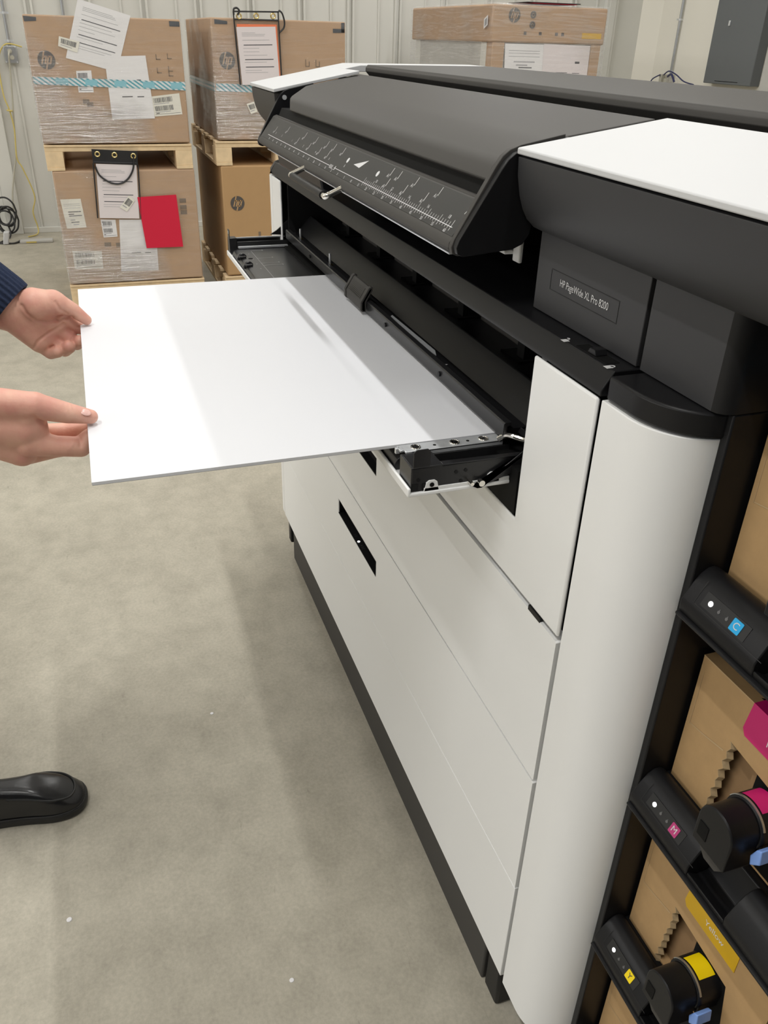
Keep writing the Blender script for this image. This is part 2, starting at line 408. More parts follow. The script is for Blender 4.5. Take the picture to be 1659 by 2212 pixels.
# lock slider on the deck
sl = MB()
o = [(-.800, -.0105), (-.722, -.0105), (-.722, .0105), (-.800, .0105)]
part(MB().box(-.796, -.730, .0165, .034, 1.2612, 1.2620), 'slider_recess', M['deep'], dk, bevel=.0003)
part(MB().py([(-.772, 1.262), (-.768, 1.2685), (-.758, 1.2685), (-.754, 1.262)], .0175, .033), 'slider_knob', M['black'], dk, bevel=.001)
for px_, locked in ((-.815, 0), (-.722, 1)):
    k = MB().box(px_ - .0042, px_ + .0042, .010, .0175, 1.2616, 1.2619)
    a0, a1 = (0, PI) if locked else (.1, PI * .8)
    ox = 0 if locked else -.004
    pts = [(px_ + ox + .003 * math.cos(a0 + (a1 - a0) * i / 6), .0175 + .0046 * math.sin(a0 + (a1 - a0) * i / 6), 1.26185) for i in range(7)]
    k.tube(pts, .0006, 6, 2)
    part(k, 'padlock_icon', M['ink'], dk, smooth=0)
# plates under the fascia
np_ = part(MB().box(-.949, -.7125, .042, .06, 1.2625, 1.365), 'name_plate_panel', M['plate'], bevel=.001)
q = MB(); x0, x1, z0, z1 = -.9125, -.7605, 1.2955, 1.3215; t = .0008
q.panel_hole(x0, x1, z0, z1, x0 + t, x1 - t, z0 + t, z1 - t, .0416, .0425)
part(q, 'name_plate_frame', M['black'], np_)
part(MB().text('HP PageWide XL Pro 8200', ((x0 + x1) / 2 + .002, .0414, (z0 + z1) / 2 + .0005), (1, 0, 0), (0, 0, 1), .0126, .108), 'lettering', M['ink'], np_, smooth=0)
sp_ = part(MB().box(-.7045, -.5865, .042, .2, 1.2625, 1.3645), 'side_plate', M['plate'])
part(MB().pz([(-.5865, .042), (-.580, .0435), (-.574, .050), (-.5715, .060), (-.5715, .2), (-.5865, .2)], 1.2625, 1.3645), 'plate_edge', M['satin'], sp_)
# overhanging fascia, both ends
fp = [(0.0, 1.4465), (.0015, 1.425), (.0065, 1.402), (.0125, 1.386), (.020, 1.374), (.031, 1.364), (.046, 1.3575), (.2, 1.3575), (.2, 1.4465)]
part(MB().px(fp, -.9525, .25), 'fascia', M['plate'], bevel=.0008)
fp2 = [(-.026, 1.442), (-.024, 1.420), (-.018, 1.395), (-.006, 1.372), (.012, 1.352), (.04, 1.335), (.3, 1.335), (.3, 1.442)]
part(MB().px(fp2, -2.49, -2.205), 'fascia', M['char'], bevel=.001)
# white top covers
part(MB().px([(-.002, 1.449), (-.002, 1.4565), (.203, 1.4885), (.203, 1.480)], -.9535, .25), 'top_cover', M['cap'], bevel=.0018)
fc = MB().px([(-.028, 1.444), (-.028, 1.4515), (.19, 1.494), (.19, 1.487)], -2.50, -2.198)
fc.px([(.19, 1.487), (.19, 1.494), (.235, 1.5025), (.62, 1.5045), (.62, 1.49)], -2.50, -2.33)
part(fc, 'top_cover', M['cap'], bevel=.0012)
# rear cover with its display edge
rc = MB().px([(.250, 1.478), (.238, 1.490), (.2385, 1.498), (.244, 1.5045), (.58, 1.5065), (.60, 1.500), (.60, 1.478)], -2.30, .25)
rc = part(rc, 'rear_cover', M['char'], bevel=.001)
part(MB().box(-2.305, .25, .2035, .265, 1.44, 1.478), 'paper_gap', M['deep'])
kp = MB().px([(.240, 1.480), (.230, 1.490), (.233, 1.500), (.245, 1.5075), (.30, 1.5085), (.30, 1.48)], -.615, .2)
kp = part(kp, 'control_bar', M['black'], rc, bevel=.001)
# ---- scanner visor
CX0, CX1 = -2.185, -.977
cvp = [(.203, 1.4855), (.062, 1.4635), (.045, 1.4600), (-.008, 1.4430), (-.016, 1.4385), (-.021, 1.4320), (-.0285, 1.4175), (-.020, 1.4125), (.2, 1.42)]
fx = [-2.235, -2.175, -2.168, -2.092, -2.078, -2.060, -2.030, -2.030, -2.175]
sc = MB(); nn = len(cvp)
sc.add([(x, y, z) for x, (y, z) in zip(fx, cvp)] + [(CX1, y, z) for y, z in cvp],
       [tuple(range(nn))[::-1], tuple(range(nn, 2 * nn))] + [(i, (i + 1) % nn, nn + (i + 1) % nn, nn + i) for i in range(nn)])
part(sc, 'scanner_cover', M['char'], bevel=.002, seg=3)
chk = [(.07, 1.4695), (.010, 1.4575), (-.004, 1.4525), (-.013, 1.4455), (-.021, 1.434), (-.0705, 1.349), (-.0735, 1.340), (-.0715, 1.332), (-.064, 1.329), (-.05, 1.330), (0.004, 1.335), (.018, 1.341), (.026, 1.353), (.028, 1.37), (.07, 1.40)]
part(MB().px(chk, -.9765, -.9675), 'visor_cheek', M['char'], bevel=.0008)
chk2 = [(y * 1.0 + .002, z + (.0015 if z < 1.36 else -.003)) for y, z in chk]
part(MB().px(chk2, -.967, -.9555), 'visor_cheek', M['black'], bevel=.0008)
fk = part(MB().px([(y, z - .004) for y, z in chk[:10]] + [(.05, 1.34), (.07, 1.36)], -2.200, -2.188), 'visor_cheek', M['black'], bevel=.001)
part(MB().cyl((-2.188, -.004, 1.434), (-2.186, -.004, 1.434), .0055), 'cheek_bolt', M['alu'], fk)
# scanner tray
ty = lambda t: -.0685 + t * .0345
tz = lambda t: 1.3485 + t * .0455
TN = Vector((0, -.0455, .0345)).normalized()
tp = [(-.0685, 1.3485), (-.034, 1.394), (-.026, 1.397), (-.022, 1.39), (-.055, 1.334), (-.062, 1.3305), (-.070, 1.332), (-.0735, 1.3365), (-.0725, 1.344)]
st = part(MB().px(tp, CX0 + .002, CX1 - .0005), 'scanner_tray', M['char'], bevel=.0008)
part(MB().px([(-.027, 1.3965), (-.019, 1.4135), (.05, 1.4135), (.05, 1.38), (-.022, 1.388)], CX0 + .03, CX1), 'feed_slot', M['deep'])
part(MB().px([(-.0335, 1.3945), (-.0325, 1.3965), (-.030, 1.3965), (-.0285, 1.3945)], CX0 + .05, CX1), 'slot_lip', M['char'])
part(MB().px([(-.062, 1.3295), (-.0715, 1.3295), (-.0725, 1.3315), (-.062, 1.3315)], CX0 + .1, CX1), 'lip_trim', M['alu'], st)
part(MB().px([(-.030, 1.288), (-.022, 1.284), (.3, 1.284), (.3, 1.36), (-.040, 1.345)], -2.155, -1.75), 'scanner_base', M['black'], bevel=.004)
def tq(x, t, lift=.0008): return Vector((x, ty(t), tz(t))) + TN * lift
U, V = Vector((1, 0, 0)), Vector((0, .0345, .0455)).normalized()
part(MB().prism([tq(CX0 + .012, .04, .0001), tq(CX1 - .004, .04, .0001), tq(CX1 - .004, .97, .0001), tq(CX0 + .012, .97, .0001)], TN * .0004), 'ruler_plate', M['ruler'], st, smooth=0)
ru = MB()
def strip(x0, x1, t0, t1): ru.quad(tq(x0, t0), tq(x1, t0), tq(x1, t1), tq(x0, t1))
strip(-2.12, -1.575, .205, .222); strip(-1.545, -.995, .205, .222)
for i in range(0, 46):
    x = -1.0 - .0082 * i
    L = .20 if i % 5 == 0 else .12
    strip(x - .0005, x + .0005, .222, .222 + L * .8); strip(x - .0005, x + .0005, .205 - L * .45, .205)
for i in range(27):
    x = -1.01 - i * .0415
    ru.text(str(60 - 5 * i if 60 - 5 * i > 0 else 5 * i - 60), tq(x, .085), U, V, .0072)
for i, x in enumerate((-1.02, -1.095, -1.17, -1.245, -1.32, -1.50, -1.60, -1.70, -1.80, -1.90, -2.0, -2.06)):
    ru.text(str(18 - 2 * i if i < 9 else 2 * i - 17), tq(x, .40), U, V, .0075)
marks = [(-1.09, .95), (-1.18, .95), (-1.25, .93), (-1.285, .93), (-1.12, .70), (-1.20, .66), (-1.275, .63), (-1.55, .93), (-1.61, .93), (-1.66, .92), (-1.74, .9), (-1.83, .9), (-1.62, .63), (-1.68, .63), (-1.76, .62), (-1.86, .62), (-1.98, .85), (-2.08, .66)]
for x, t in marks:
    strip(x - .0007, x + .0007, t - .24, t); ru.text('A1', tq(x - .006, t - .26), U, V, .0085)
part(ru, 'ruler_marking', M['ink'], st, smooth=0)
part(MB().add([tq(-1.462, .56), tq(-1.428, .53), tq(-1.405, .84)], [(0, 1, 2)]), 'guide_arrow', M['ink'], st, smooth=0)
for x in (-1.50, -1.335): part(MB().cyl(tq(x, .60, .0004), tq(x, .60, .0010), .005, n=14), 'guide_dot', M['ink'], st, smooth=0)
g = MB()
for k in range(4): g.quad(tq(-1.573 + k * .005, .15), tq(-1.571 + k * .005, .15), tq(-1.571 + k * .005, .27), tq(-1.573 + k * .005, .27))
g.quad(tq(-1.573, .148), tq(-1.538, .148), tq(-1.538, .156), tq(-1.573, .156)); g.quad(tq(-1.541, .156), tq(-1.538, .156), tq(-1.538, .28), tq(-1.541, .28))
part(g, 'feed_symbol', M['ink'], st, smooth=0)
part(MB().text('A', tq(-.985, .66), U, V, .014), 'guide_letter', M['ink'], st, smooth=0)
# handle on the lip
hy, hz = -.101, 1.3225
def arm(x, s_): return [(x, -.068, 1.3365), (x, -.086, 1.3288), (x, -.0975, 1.3242), (x + .0025 * s_, hy, hz), (x + .011 * s_, hy, hz), (x + .035 * s_, hy, hz)]
hd = MB().tube(arm(-1.727, 1), .0052, 12, 5)
hd = part(hd, 'tray_handle', M['chrome'], smooth=60)
part(MB().tube(arm(-1.463, -1), .0052, 12, 5), 'handle_arm', M['chrome'], hd, smooth=60)
part(MB().cyl((-1.710, hy, hz), (-1.480, hy, hz), .0068), 'grip_sleeve', M['black'], hd)
# white bracket under the visor near the fascia
part(MB().box(-.999, -.980, .030, .036, 1.312, 1.352).box(-1.02, -.999, .018, .034, 1.320, 1.326), 'hinge_bracket', M['white'], bevel=.002)
# ---- inside of the opening
iw = MB().px([(.035, 1.098), (.040, 1.093), (.070, 1.128), (.080, 1.1375), (.0835, 1.1375), (.0835, 1.115), (.17, 1.115), (.17, 1.09), (.03, 1.09)], -2.30, -.862)
part(iw, 'inner_ledge', M['satin'], bevel=.0012)
bw = part(MB().box(-2.31, -.86, .172, .30, .99, 1.235), 'inner_wall', M['char'])
for x in (-2.12, -1.87, -1.63, -1.385, -1.14, -.93):
    part(MB().box(x - .012, x + .012, .138, .173, 1.115, 1.235).box(x - .045, x + .02, .125, .173, 1.115, 1.119), 'inner_fin', M['deep'], bw)
part(MB().box(-1.245, -1.21, .166, .173, 1.165, 1.178), 'inner_wall_slot', M['deep'], bw)
for i in range(5): part(MB().box(-2.0 + i * .028, -1.994 + i * .028, .1705, .173, 1.135, 1.165), 'vent_slot', M['deep'], bw)
part(MB().box(-2.30, -.862, -.0, .175, 1.0, 1.066).box(-2.30, -.862, .06, .30, .99, 1.09), 'opening_floor', M['deep'])
part(MB().box(-2.296, -2.285, .02, .17, .99, 1.235), 'opening_side', M['blackg']); part(MB().box(-.872, -.860, .02, .17, .99, 1.235), 'opening_side', M['blackg'])
# feed rail with latch
fr = MB().px([(.008, 1.0835), (.006, 1.086), (.006, 1.1065), (.008, 1.1085), (.018, 1.1085), (.018, 1.104), (.012, 1.102), (.012, 1.0835)], -2.268, -.927)
fr = part(fr, 'feed_rail', M['blackg'], bevel=.0006)
part(MB().box(-2.26, -.93, .014, .045, 1.084, 1.0975), 'rail_channel', M['black'], fr)
for x in (-2.0, -1.66, -1.43, -1.16): part(MB().cyl((x, .0065, 1.096), (x, .0035, 1.096), .0042, n=14), 'rail_screw', M['black'], fr)
lx0, lx1 = -1.664, -1.547
la = MB().px([(.004, 1.0875), (-.002, 1.0875), (-.005, 1.091), (-.005, 1.106), (.011, 1.1325), (.0145, 1.1345), (.0175, 1.1325), (.016, 1.128), (.003, 1.107)], lx0, lx1)
la = part(la, 'rail_latch', M['char'], fr, bevel=.0015)
for x in (lx0, lx1 - .010): part(MB().px([(.004, 1.0870), (-.0035, 1.0870), (-.0072, 1.091), (-.0072, 1.1065), (.0095, 1.1345), (.0145, 1.1370), (.0195, 1.1345), (.0175, 1.128), (.006, 1.107)], x, x + .010), 'latch_side', M['char'], fr, bevel=.0012)
for i in range(8):
    yy = -.0030 + i * .0016; zz = 1.1095 + i * .00265
    part(MB().px([(yy, zz), (yy - .0011, zz + .0004), (yy - .0001, zz + .0016)], lx0 + .018, lx1 - .018), 'latch_rib', M['char'], fr)
sp = MB(); sp.quad((-1.475, .035, 1.0995), (-1.26, .038, 1.0995), (-1.235, .030, 1.0995), (-1.31, .024, 1.0995), (-1.36, .026, 1.0995), (-1.47, .030, 1.0995))
sp.quad((-1.62, .030, 1.0995), (-1.59, .032, 1.0995), (-1.585, .024, 1.0995), (-1.60, .022, 1.0995))
part(sp.prism([(-1.475, .0345, 1.0985), (-1.26, .0375, 1.0985), (-1.235, .030, 1.0985), (-1.31, .0245, 1.0985), (-1.47, .030, 1.0985)], (0, 0, .0008)), 'instruction_strip', M['alu'], fr, smooth=0)
for x in (-2.19, -1.90):
    s_ = part(MB().cyl((x, .028, 1.097), (x, .028, 1.124), .0026, n=10), 'spring_pin', M['alu'], fr)
    part(MB().pz([(x - .012, .022), (x + .012, .024), (x + .004, .036), (x - .008, .034)], 1.0975, 1.099), 'pin_clip', M['brass'], fr)
for x in (-1.69, -1.19): part(MB().text('A', (x, .026, 1.0992), (1, .1, 0), (0, 1, 0), .016), 'alignment_letter', M['ink'], fr, smooth=0)
# ---- fold-down tray
tr = part(MB().box(-2.318, -.884, -.148, .055, 1.0365, 1.0425).box(-2.318, -.884, -.1495, -.145, 1.0365, 1.050), 'tray_door', M['white'], bevel=.0018)
lu = MB()
for y0, y1 in ((-.126, -.104), (-.036, -.014)): lu.px([(y0, 1.042), (y0 + .003, 1.055), (y0 + .007, 1.058), (y1 - .007, 1.058), (y1 - .003, 1.055), (y1, 1.042)], -.8875, -.8855)
lu.px([(-.126, 1.042), (.055, 1.042), (.055, 1.0475), (-.126, 1.0475)], -.8875, -.8855)
part(lu, 'door_lug', M['white'], tr, bevel=.0006)
for y in (-.115, -.025): part(MB().cyl((-.8855, y, 1.0515), (-.8845, y, 1.0515), .0032, n=14), 'lug_hole', M['deep'], tr)
pl = part(MB().px([(-.143, 1.052), (-.139, 1.0595), (-.130, 1.0625), (.03, 1.0625), (.03, 1.0425), (-.143, 1.0425)], -2.262, -.955), 'tray_plate', M['blackg'], bevel=.001)
for x in (-2.175, -2.085, -1.2):
    part(MB().tube([(x, -.123, 1.0625), (x, -.129, 1.068), (x, -.137, 1.0675), (x, -.142, 1.061), (x, -.143, 1.054)], .0035, 8, 4).box(x - .018, x + .018, -.142, -.125, 1.062, 1.067), 'paper_hook', M['blackg'], pl, bevel=.001)
mk = MB()
def tl(x0, x1, y0, y1): mk.quad((x0, y0, 1.0631), (x1, y0, 1.0631), (x1, y1, 1.0631), (x0, y1, 1.0631))
tl(-2.235, -1.0, -.0985, -.0975)
for x, L in ((-2.235, .03), (-2.15, .04), (-2.095, .045), (-2.07, .05), (-1.9, .05)): tl(x - .001, x + .001, -.0975, -.0975 + L); tl(x - .008, x + .002, -.0985 + L, -.0955 + L)
for x in (-2.2, -2.14, -2.09, -2.04): tl(x - .002, x + .002, -.112, -.109)
part(mk, 'plate_marking', M['inkdim'], pl, smooth=0)
part(MB().cyl((-2.15, -.115, 1.0627), (-2.15, -.115, 1.0632), .006), 'plate_hole', M['deep'], pl)
# near side bracket
nb = MB().box(-.8895, -.8875, -.143, .020, 1.0425, 1.0765).box(-.9315, -.9295, -.143, .02, 1.0425, 1.0735).box(-.9315, -.8875, -.1445, -.1425, 1.0425, 1.0785)
nb.box(-.9315, -.8875, -.143, -.100, 1.0765, 1.0785); nb.px([(-.100, 1.0785), (-.100, 1.0765), (.02, 1.0745), (.02, 1.0765)], -.8985, -.8875); nb.box(-.9315, -.8875, -.14, .02, 1.0425, 1.0445)
nb = part(nb, 'side_bracket', M['blackg'], bevel=.0008)
part(MB().px([(-.142, 1.078), (-.142, 1.100), (-.138, 1.104), (-.122, 1.104), (-.118, 1.100), (-.118, 1.078)], -.8895, -.8875), 'stop_tab', M['blackg'], nb, bevel=.0008)
part(MB().px([(-.055, 1.042), (-.049, 1.0385), (-.043, 1.0385), (-.036, 1.043), (-.034, 1.048), (-.028, 1.053), (.016, 1.086), (.030, 1.088), (.030, 1.064), (-.018, 1.048), (-.030, 1.044)], -.8835, -.8815), 'link_arm', M['blackg'], nb, bevel=.0006)
part(MB().cyl((-.8835, -.045, 1.047), (-.8765, -.045, 1.047), .0045, n=16).cyl((-.8875, -.060, 1.049), (-.875, -.060, 1.049), .0028, n=12), 'pivot_pin', M['chrome'], nb)
for y, z in ((-.080, 1.0645), (-.066, 1.0655), (-.134, 1.060), (-.072, 1.050)): part(MB().cyl((-.8876, y, z), (-.8868, y, z), .0027, n=12), 'bracket_rivet', M['black'], nb)
part(MB().box(-.893, -.8868, -.143, -.134, 1.0445, 1.0545).box(-.890, -.8862, -.128, -.122, 1.044, 1.054), 'bracket_clip', M['black'], nb)
ms = MB().box(-.9535, -.932, -.136, .010, 1.0775, 1.0805).box(-.9535, -.938, -.142, -.136, 1.0775, 1.0805).box(-.950, -.945, -.146, -.140, 1.0725, 1.0805).box(-.9335, -.932, -.128, .010, 1.073, 1.08)
ms = part(ms, 'guide_strip', M['alu'], bevel=.0006)
for y in (-.118, -.060, -.016):
    part(MB().cyl((-.9425, y, 1.0805), (-.9425, y, 1.0817), .0052, n=18).torus((-.9425, y, 1.0812), (0, 0, 1), .0066, .0008, 18, 6), 'strip_screw', M['chrome'], ms)
    part(MB().cyl((-.9425, y, 1.0815), (-.9425, y, 1.0819), .0026, n=6), 'screw_socket', M['black'], ms)
for y in (-.090, -.040): part(MB().cyl((-.9425, y, 1.0804), (-.9425, y, 1.0808), .0024, n=10), 'strip_hole', M['deep'], ms)
part(MB().tube([(-.935, .004, 1.081), (-.925, .012, 1.090), (-.905, .02, 1.093), (-.893, .03, 1.093)], .004, 8, 4).tube([(-.905, .012, 1.098), (-.893, .018, 1.099), (-.883, .03, 1.096)], .0035, 8, 4), 'hinge_spring', M['chrome'])
# far side bracket
fb = MB().box(-2.318, -2.29, -.145, -.125, 1.0425, 1.086).box(-2.318, -2.314, -.145, .02, 1.0425, 1.083).box(-2.285, -2.281, -.125, .02, 1.0425, 1.078)
fb = part(fb, 'side_bracket', M['blackg'], bevel=.0008)
part(MB().box(-2.312, -2.290, -.145, -.143, 1.086, 1.108), 'stop_tab', M['blackg'], fb, bevel=.003)
part(MB().cyl((-2.301, -.1455, 1.1), (-2.301, -.1435, 1.1), .0045, n=12), 'tab_hole', M['alu'], fb)
part(MB().box(-2.308, -2.303, -.125, .01, 1.082, 1.085).box(-2.275, -2.262, -.125, .01, 1.064, 1.068), 'guide_strip', M['alu'], fb)
part(MB().px([(-.03, 1.09), (-.012, 1.10), (.02, 1.126), (.03, 1.126), (.03, 1.10), (.0, 1.088)], -2.305, -2.30), 'link_arm', M['blackg'], fb)
# ---- ink bays
fm = MB().box(-.5830, -.5715, .058, .42, .1, 1.262); fm.box(-.5835, .25, .40, .42, .1, 1.262); fm.box(.22, .25, .07, .42, .1, 1.262)
part(fm, 'bay_frame', M['satin'], bevel=.002)
LIPS = (1.0365, .7325, .4335, .1345)
TAGS = (('C', 'cyan', 'ink'), ('M', 'magtag', 'ink'), ('Y', 'yel', 'line'), ('K', 'grey', 'ink'))
def cons_prof(z): return [(.050, z), (.0495, z + .0125), (.0515, z + .0165), (.0605, z + .034), (.0675, z + .0435), (.0755, z + .049), (.0835, z + .0495), (.0905, z + .046), (.0955, z + .037), (.40, z + .037), (.40, z - .012), (.058, z - .012)]
for z, (ch, cm, lm) in zip(LIPS, TAGS):
    c = MB().px(cons_prof(z), -.5715, -.457).px(cons_prof(z), -.393, .22)
    c.px([(.051, z), (.0505, z + .006), (.056, z + .004), (.066, z - .002), (.08, z + .0), (.092, z + .02), (.0955, z + .035), (.40, z + .035), (.40, z - .012), (.058, z - .012)], -.457, -.393)
    c = part(c, 'ink_console', M['black'], bevel=.0015); D_ = .0048
    part(MB().px([(.050, z - .003), (.047, z - .0045), (.0475, z - .0075), (.052, z - .0105), (.058, z - .012), (.058, z - .003)], -.5725, .22), 'console_lip', M['black'], c, bevel=.001)
    # window on the sloping face, between (y .0515) and (y .0605)
    A = Vector((0, .0515, z + .0165)); B = Vector((0, .0605, z + .034)); d = (B - A); nrm = Vector((0, -d.z, d.y)).normalized()
    def cq(x, t, l=.0005): return A + d * t + Vector((x + D_, 0, 0)) + nrm * l
    ww = MB().add([cq(x, t, l) for l in (0, .0005) for x, t in ((-.552, .25), (-.486, .25), (-.486, 1.12), (-.552, 1.12))], [(0, 1, 2, 3), (4, 5, 6, 7), (0, 1, 5, 4), (1, 2, 6, 5), (2, 3, 7, 6), (3, 0, 4, 7)])
    part(ww, 'indicator_window', M['window'], c, smooth=0)
    part(MB().cyl(cq(-.541, .66), cq(-.541, .66, .0009), .0030, n=18), 'status_light', M['led'], c)
    dr = MB()
    for x in (-.5275, -.5155): dr.add([cq(x + .0018 * math.cos(a) * (1 if math.sin(a) < .6 else .5), .62 + .105 * math.sin(a) + (.06 if math.sin(a) > .9 else 0), .0009) for a in [2 * PI * i / 16 for i in range(16)]], [tuple(range(16))])
    part(dr, 'drop_icon', M['drop'], c, smooth=0)
    h = .0068; tg = MB()
    pts = []
    for cx_, cy_, a0 in ((h - .0012, h - .0012, 0), (-h + .0012, h - .0012, PI / 2), (-h + .0012, -h + .0012, PI), (h - .0012, -h + .0012, PI * 1.5)):
        for i in range(5): pts.append((cx_ + .0012 * math.cos(a0 + i * PI / 8), cy_ + .0012 * math.sin(a0 + i * PI / 8)))
    ct = cq(-.5015, .66, .0006); dv = d.normalized()
    tg.prism([ct + Vector((x, 0, 0)) + dv * y for x, y in pts], nrm * .0006)
    tg.mat(1).text(ch, ct + nrm * .0009, (1, 0, 0), dv, .011)
    part(tg, 'color_tag', [M[cm], M[lm]], c, smooth=0)
    gl = MB(); gl.add([cq(-.560, 1.5, .0004), cq(-.5594, 1.5, .0004), cq(-.5594, .12, .0004), cq(-.560, .12, .0004)], [(0, 1, 2, 3)])
    gl.add([cq(-.5594, .12, .0004), cq(-.457, .12, .0004), cq(-.457, .085, .0004), cq(-.5594, .085, .0004)], [(0, 1, 2, 3)])
    part(gl, 'console_seam', M['window'], c, smooth=0)
# ink connectors in front of the cartons
def connector(z, colm):
    z += .026; k = MB(); ctr = Vector((-.427, .0, z + .094))
    k.cyl(ctr + Vector((0, .070, 0)), ctr + Vector((0, .115, 0)), .0285, n=32)
    k.box(-.454, -.400, .075, .11, z + .070, z + .088)
    k = part(k, 'ink_connector', M['black'], bevel=.002)
    bk = MB()
    arc = [(-.427 + .0255 * math.cos(a), z + .094 + .0255 * math.sin(a)) for a in [PI * i / 12 for i in range(13)]]
    bk.py(arc + [(-.4525, z + .056), (-.4015, z + .056)], .034, .071)
    part(bk, 'connector_block', M['black'], k, bevel=.0018)
    part(MB().py([(-.447, z + .068), (-.433, z + .068), (-.433, z + .088), (-.447, z + .088)], .0332, .0345), 'connector_socket', M['deep'], k)
    part(MB().py([(-.4525, z + .056), (-.434, z + .038), (-.416, z + .038), (-.4015, z + .056)], .040, .070), 'connector_foot', M['char'], k, bevel=.001)
    rg = MB()
    a_ = [PI * (.14 + .72 * i / 16) for i in range(17)]
    vs = [(-.427 + r * math.cos(a), y, z + .094 + r * math.sin(a)) for y in (.0715, .074) for r in (.0272, .0292) for a in a_]
    nA = 17
    rg.add(vs, [(i, i + 1, nA + i + 1, nA + i) for i in range(nA - 1)] + [(nA + i, nA + i + 1, 3 * nA + i + 1, 3 * nA + i) for i in range(nA - 1)])
    part(rg, 'connector_ring', M['conduit'], k)
    lb = MB(); a_ = [PI * (.34 + .36 * i / 10) for i in range(11)]
    vs = [(-.427 + .0290 * math.cos(a), y, z + .094 + .0290 * math.sin(a)) for y in (.0765, .100) for a in a_] + [(-.427 + .0282 * math.cos(a), y, z + .094 + .0282 * math.sin(a)) for y in (.0765, .100) for a in a_]
    lb.add(vs, [(i, i + 1, 11 + i + 1, 11 + i) for i in range(10)])
    part(lb, 'color_label', M[colm], k)
    part(MB().py([(-.394, z + .070), (-.383, z + .082), (-.386, z + .100), (-.392, z + .096), (-.397, z + .082)], .058, .080), 'release_lever', M['blue'], k, bevel=.0015)
    part(MB().py([(-.452, z + .092), (-.4445, z + .110), (-.446, z + .092)], .068, .090), 'lever_tip', M['blue'], k, bevel=.0012)
connector(LIPS[1], 'mag'); connector(LIPS[2], 'yel'); connector(LIPS[0], 'cyan')
# ---- ink cartons (lift out of the bays)
def ink_carton(z, colm, word, label, tear):
    zb = z + .0375; zt = zb + .193; x0, x1, y0 = -.566, -.335, .100
    c = thing('ink_carton', label, 'ink carton', ((x0 + x1) / 2, .24, zb), 'ink cartons in the side bays')
    r = random.Random(int(z * 1000))
    nl = (-.4965, zt - .070)                                   # top of the torn opening
    left = []; n_ = 15
    for i in range(n_ + 1):
        t_ = i / n_; left.append((nl[0] - .008 * t_ + (.0025 if i % 2 else -.0008) + r.uniform(-.0012, .0012), nl[1] + (zb - nl[1]) * t_))
    face = [(x0, zt), (x0, zb), (left[-1][0], zb)] + left[::-1] + [(-.395, nl[1] - .012), (-.384, zb + .05), (-.372, zb), (x1, zb), (x1, zt)]
    fm_ = MB().py(face, y0, y0 + .0045)
    bd = MB().box(x0, x1, .1045, .38, zt - .003, zt).box(x0, x0 + .003, .1045, .38, zb, zt - .003).box(x1 - .003, x1, .1045, .38, zb, zt - .003).box(x0, x1, .377, .38, zb, zt).box(x0, x1, .1045, .38, zb, zb + .003)
    part(bd, 'carton_body', M['kraft'], c)
    part(fm_, 'front_flap', M['kraft'], c, smooth=0)
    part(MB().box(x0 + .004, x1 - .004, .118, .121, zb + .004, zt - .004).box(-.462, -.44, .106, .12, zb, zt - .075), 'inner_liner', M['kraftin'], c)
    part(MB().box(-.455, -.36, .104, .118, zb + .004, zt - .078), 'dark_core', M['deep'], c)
    fl = MB()
    for i in range(n_): 
        a, b_ = left[i], left[i + 1]
        fl.prism([(a[0], y0 - .0002, a[1]), (b_[0], y0 - .0002, b_[1]), (b_[0] + .0025 + r.uniform(0, .002), y0 + .0062, b_[1]), (a[0] + .0035, y0 + .0062, a[1])], (.0006, 0, 0))
    part(fl, 'torn_edge', M['flute'], c, smooth=0)
    sm = MB(); zs = zt - .100
    sm.add([(x0 + .006, y0 - .0004, zs), (x0 + .03, y0 - .0004, zs + .003), (nl[0] - .006, y0 - .0004, zs + .0095), (nl[0] - .006, y0 - .0004, zs + .0115), (x0 + .03, y0 - .0004, zs + .0045), (x0 + .006, y0 - .0004, zs + .001)], [tuple(range(6))])
    sm.add([(x0 + .0062, y0 - .0004, zs), (x0 + .0067, y0 - .0004, zs), (x0 + .0067, y0 - .0004, zt - .02), (x0 + .0062, y0 - .0004, zt - .02)], [(0, 1, 2, 3)])
    sm.add([(x0, y0 - .0004, zt), (x1, y0 - .0004, zt), (x1, y0 - .0004, zt - .0012), (x0, y0 - .0004, zt - .0012)], [(0, 1, 2, 3)])
    part(sm, 'carton_seam', M['crease'], c, smooth=0)
    ps = MB()
    for i in range(5): ps.prism([(-.487 + i * .018, .112, zt + .0002), (-.478 + i * .018, .112, zt + .0002), (-.480 + i * .018, .120, zt + .0002)], (0, 0, .0003))
    part(ps, 'perforation', M['deep'], c, smooth=0)
    lx0, lx1, lz0 = -.486, -.392, zt - .0465
    lb = MB().py([(lx0 - .001, lz0 + .008), (lx0 + .004, lz0), (lx1, lz0 - .001), (lx1, zt), (lx0 + .003, zt)], y0 - .0009, y0).box(lx0 + .003, lx1, y0 - .0009, .175, zt, zt + .0006)
    lb.mat(1).text(word, ((lx0 + lx1) / 2 + .006, y0 - .0011, lz0 + .016), (1, 0, 0), (0, 0, 1), .012)
    part(lb, 'color_label', [M[colm], M['paper']], c, smooth=0)
    return c
ink_carton(LIPS[0], 'cyan', 'CYAN', 'cardboard ink carton above the cyan C indicator, topmost in the bays', 1)
ink_carton(LIPS[1], 'mag', 'Magenta', 'torn cardboard ink carton with magenta label behind the M indicator', 1)
ink_carton(LIPS[2], 'yelp', 'Yellow', 'torn cardboard ink carton with yellow label behind the Y indicator', 1)
ink_carton(LIPS[3], 'grey', 'Black', 'lowest cardboard ink carton, mostly below the Y indicator and cut by the frame', 1)

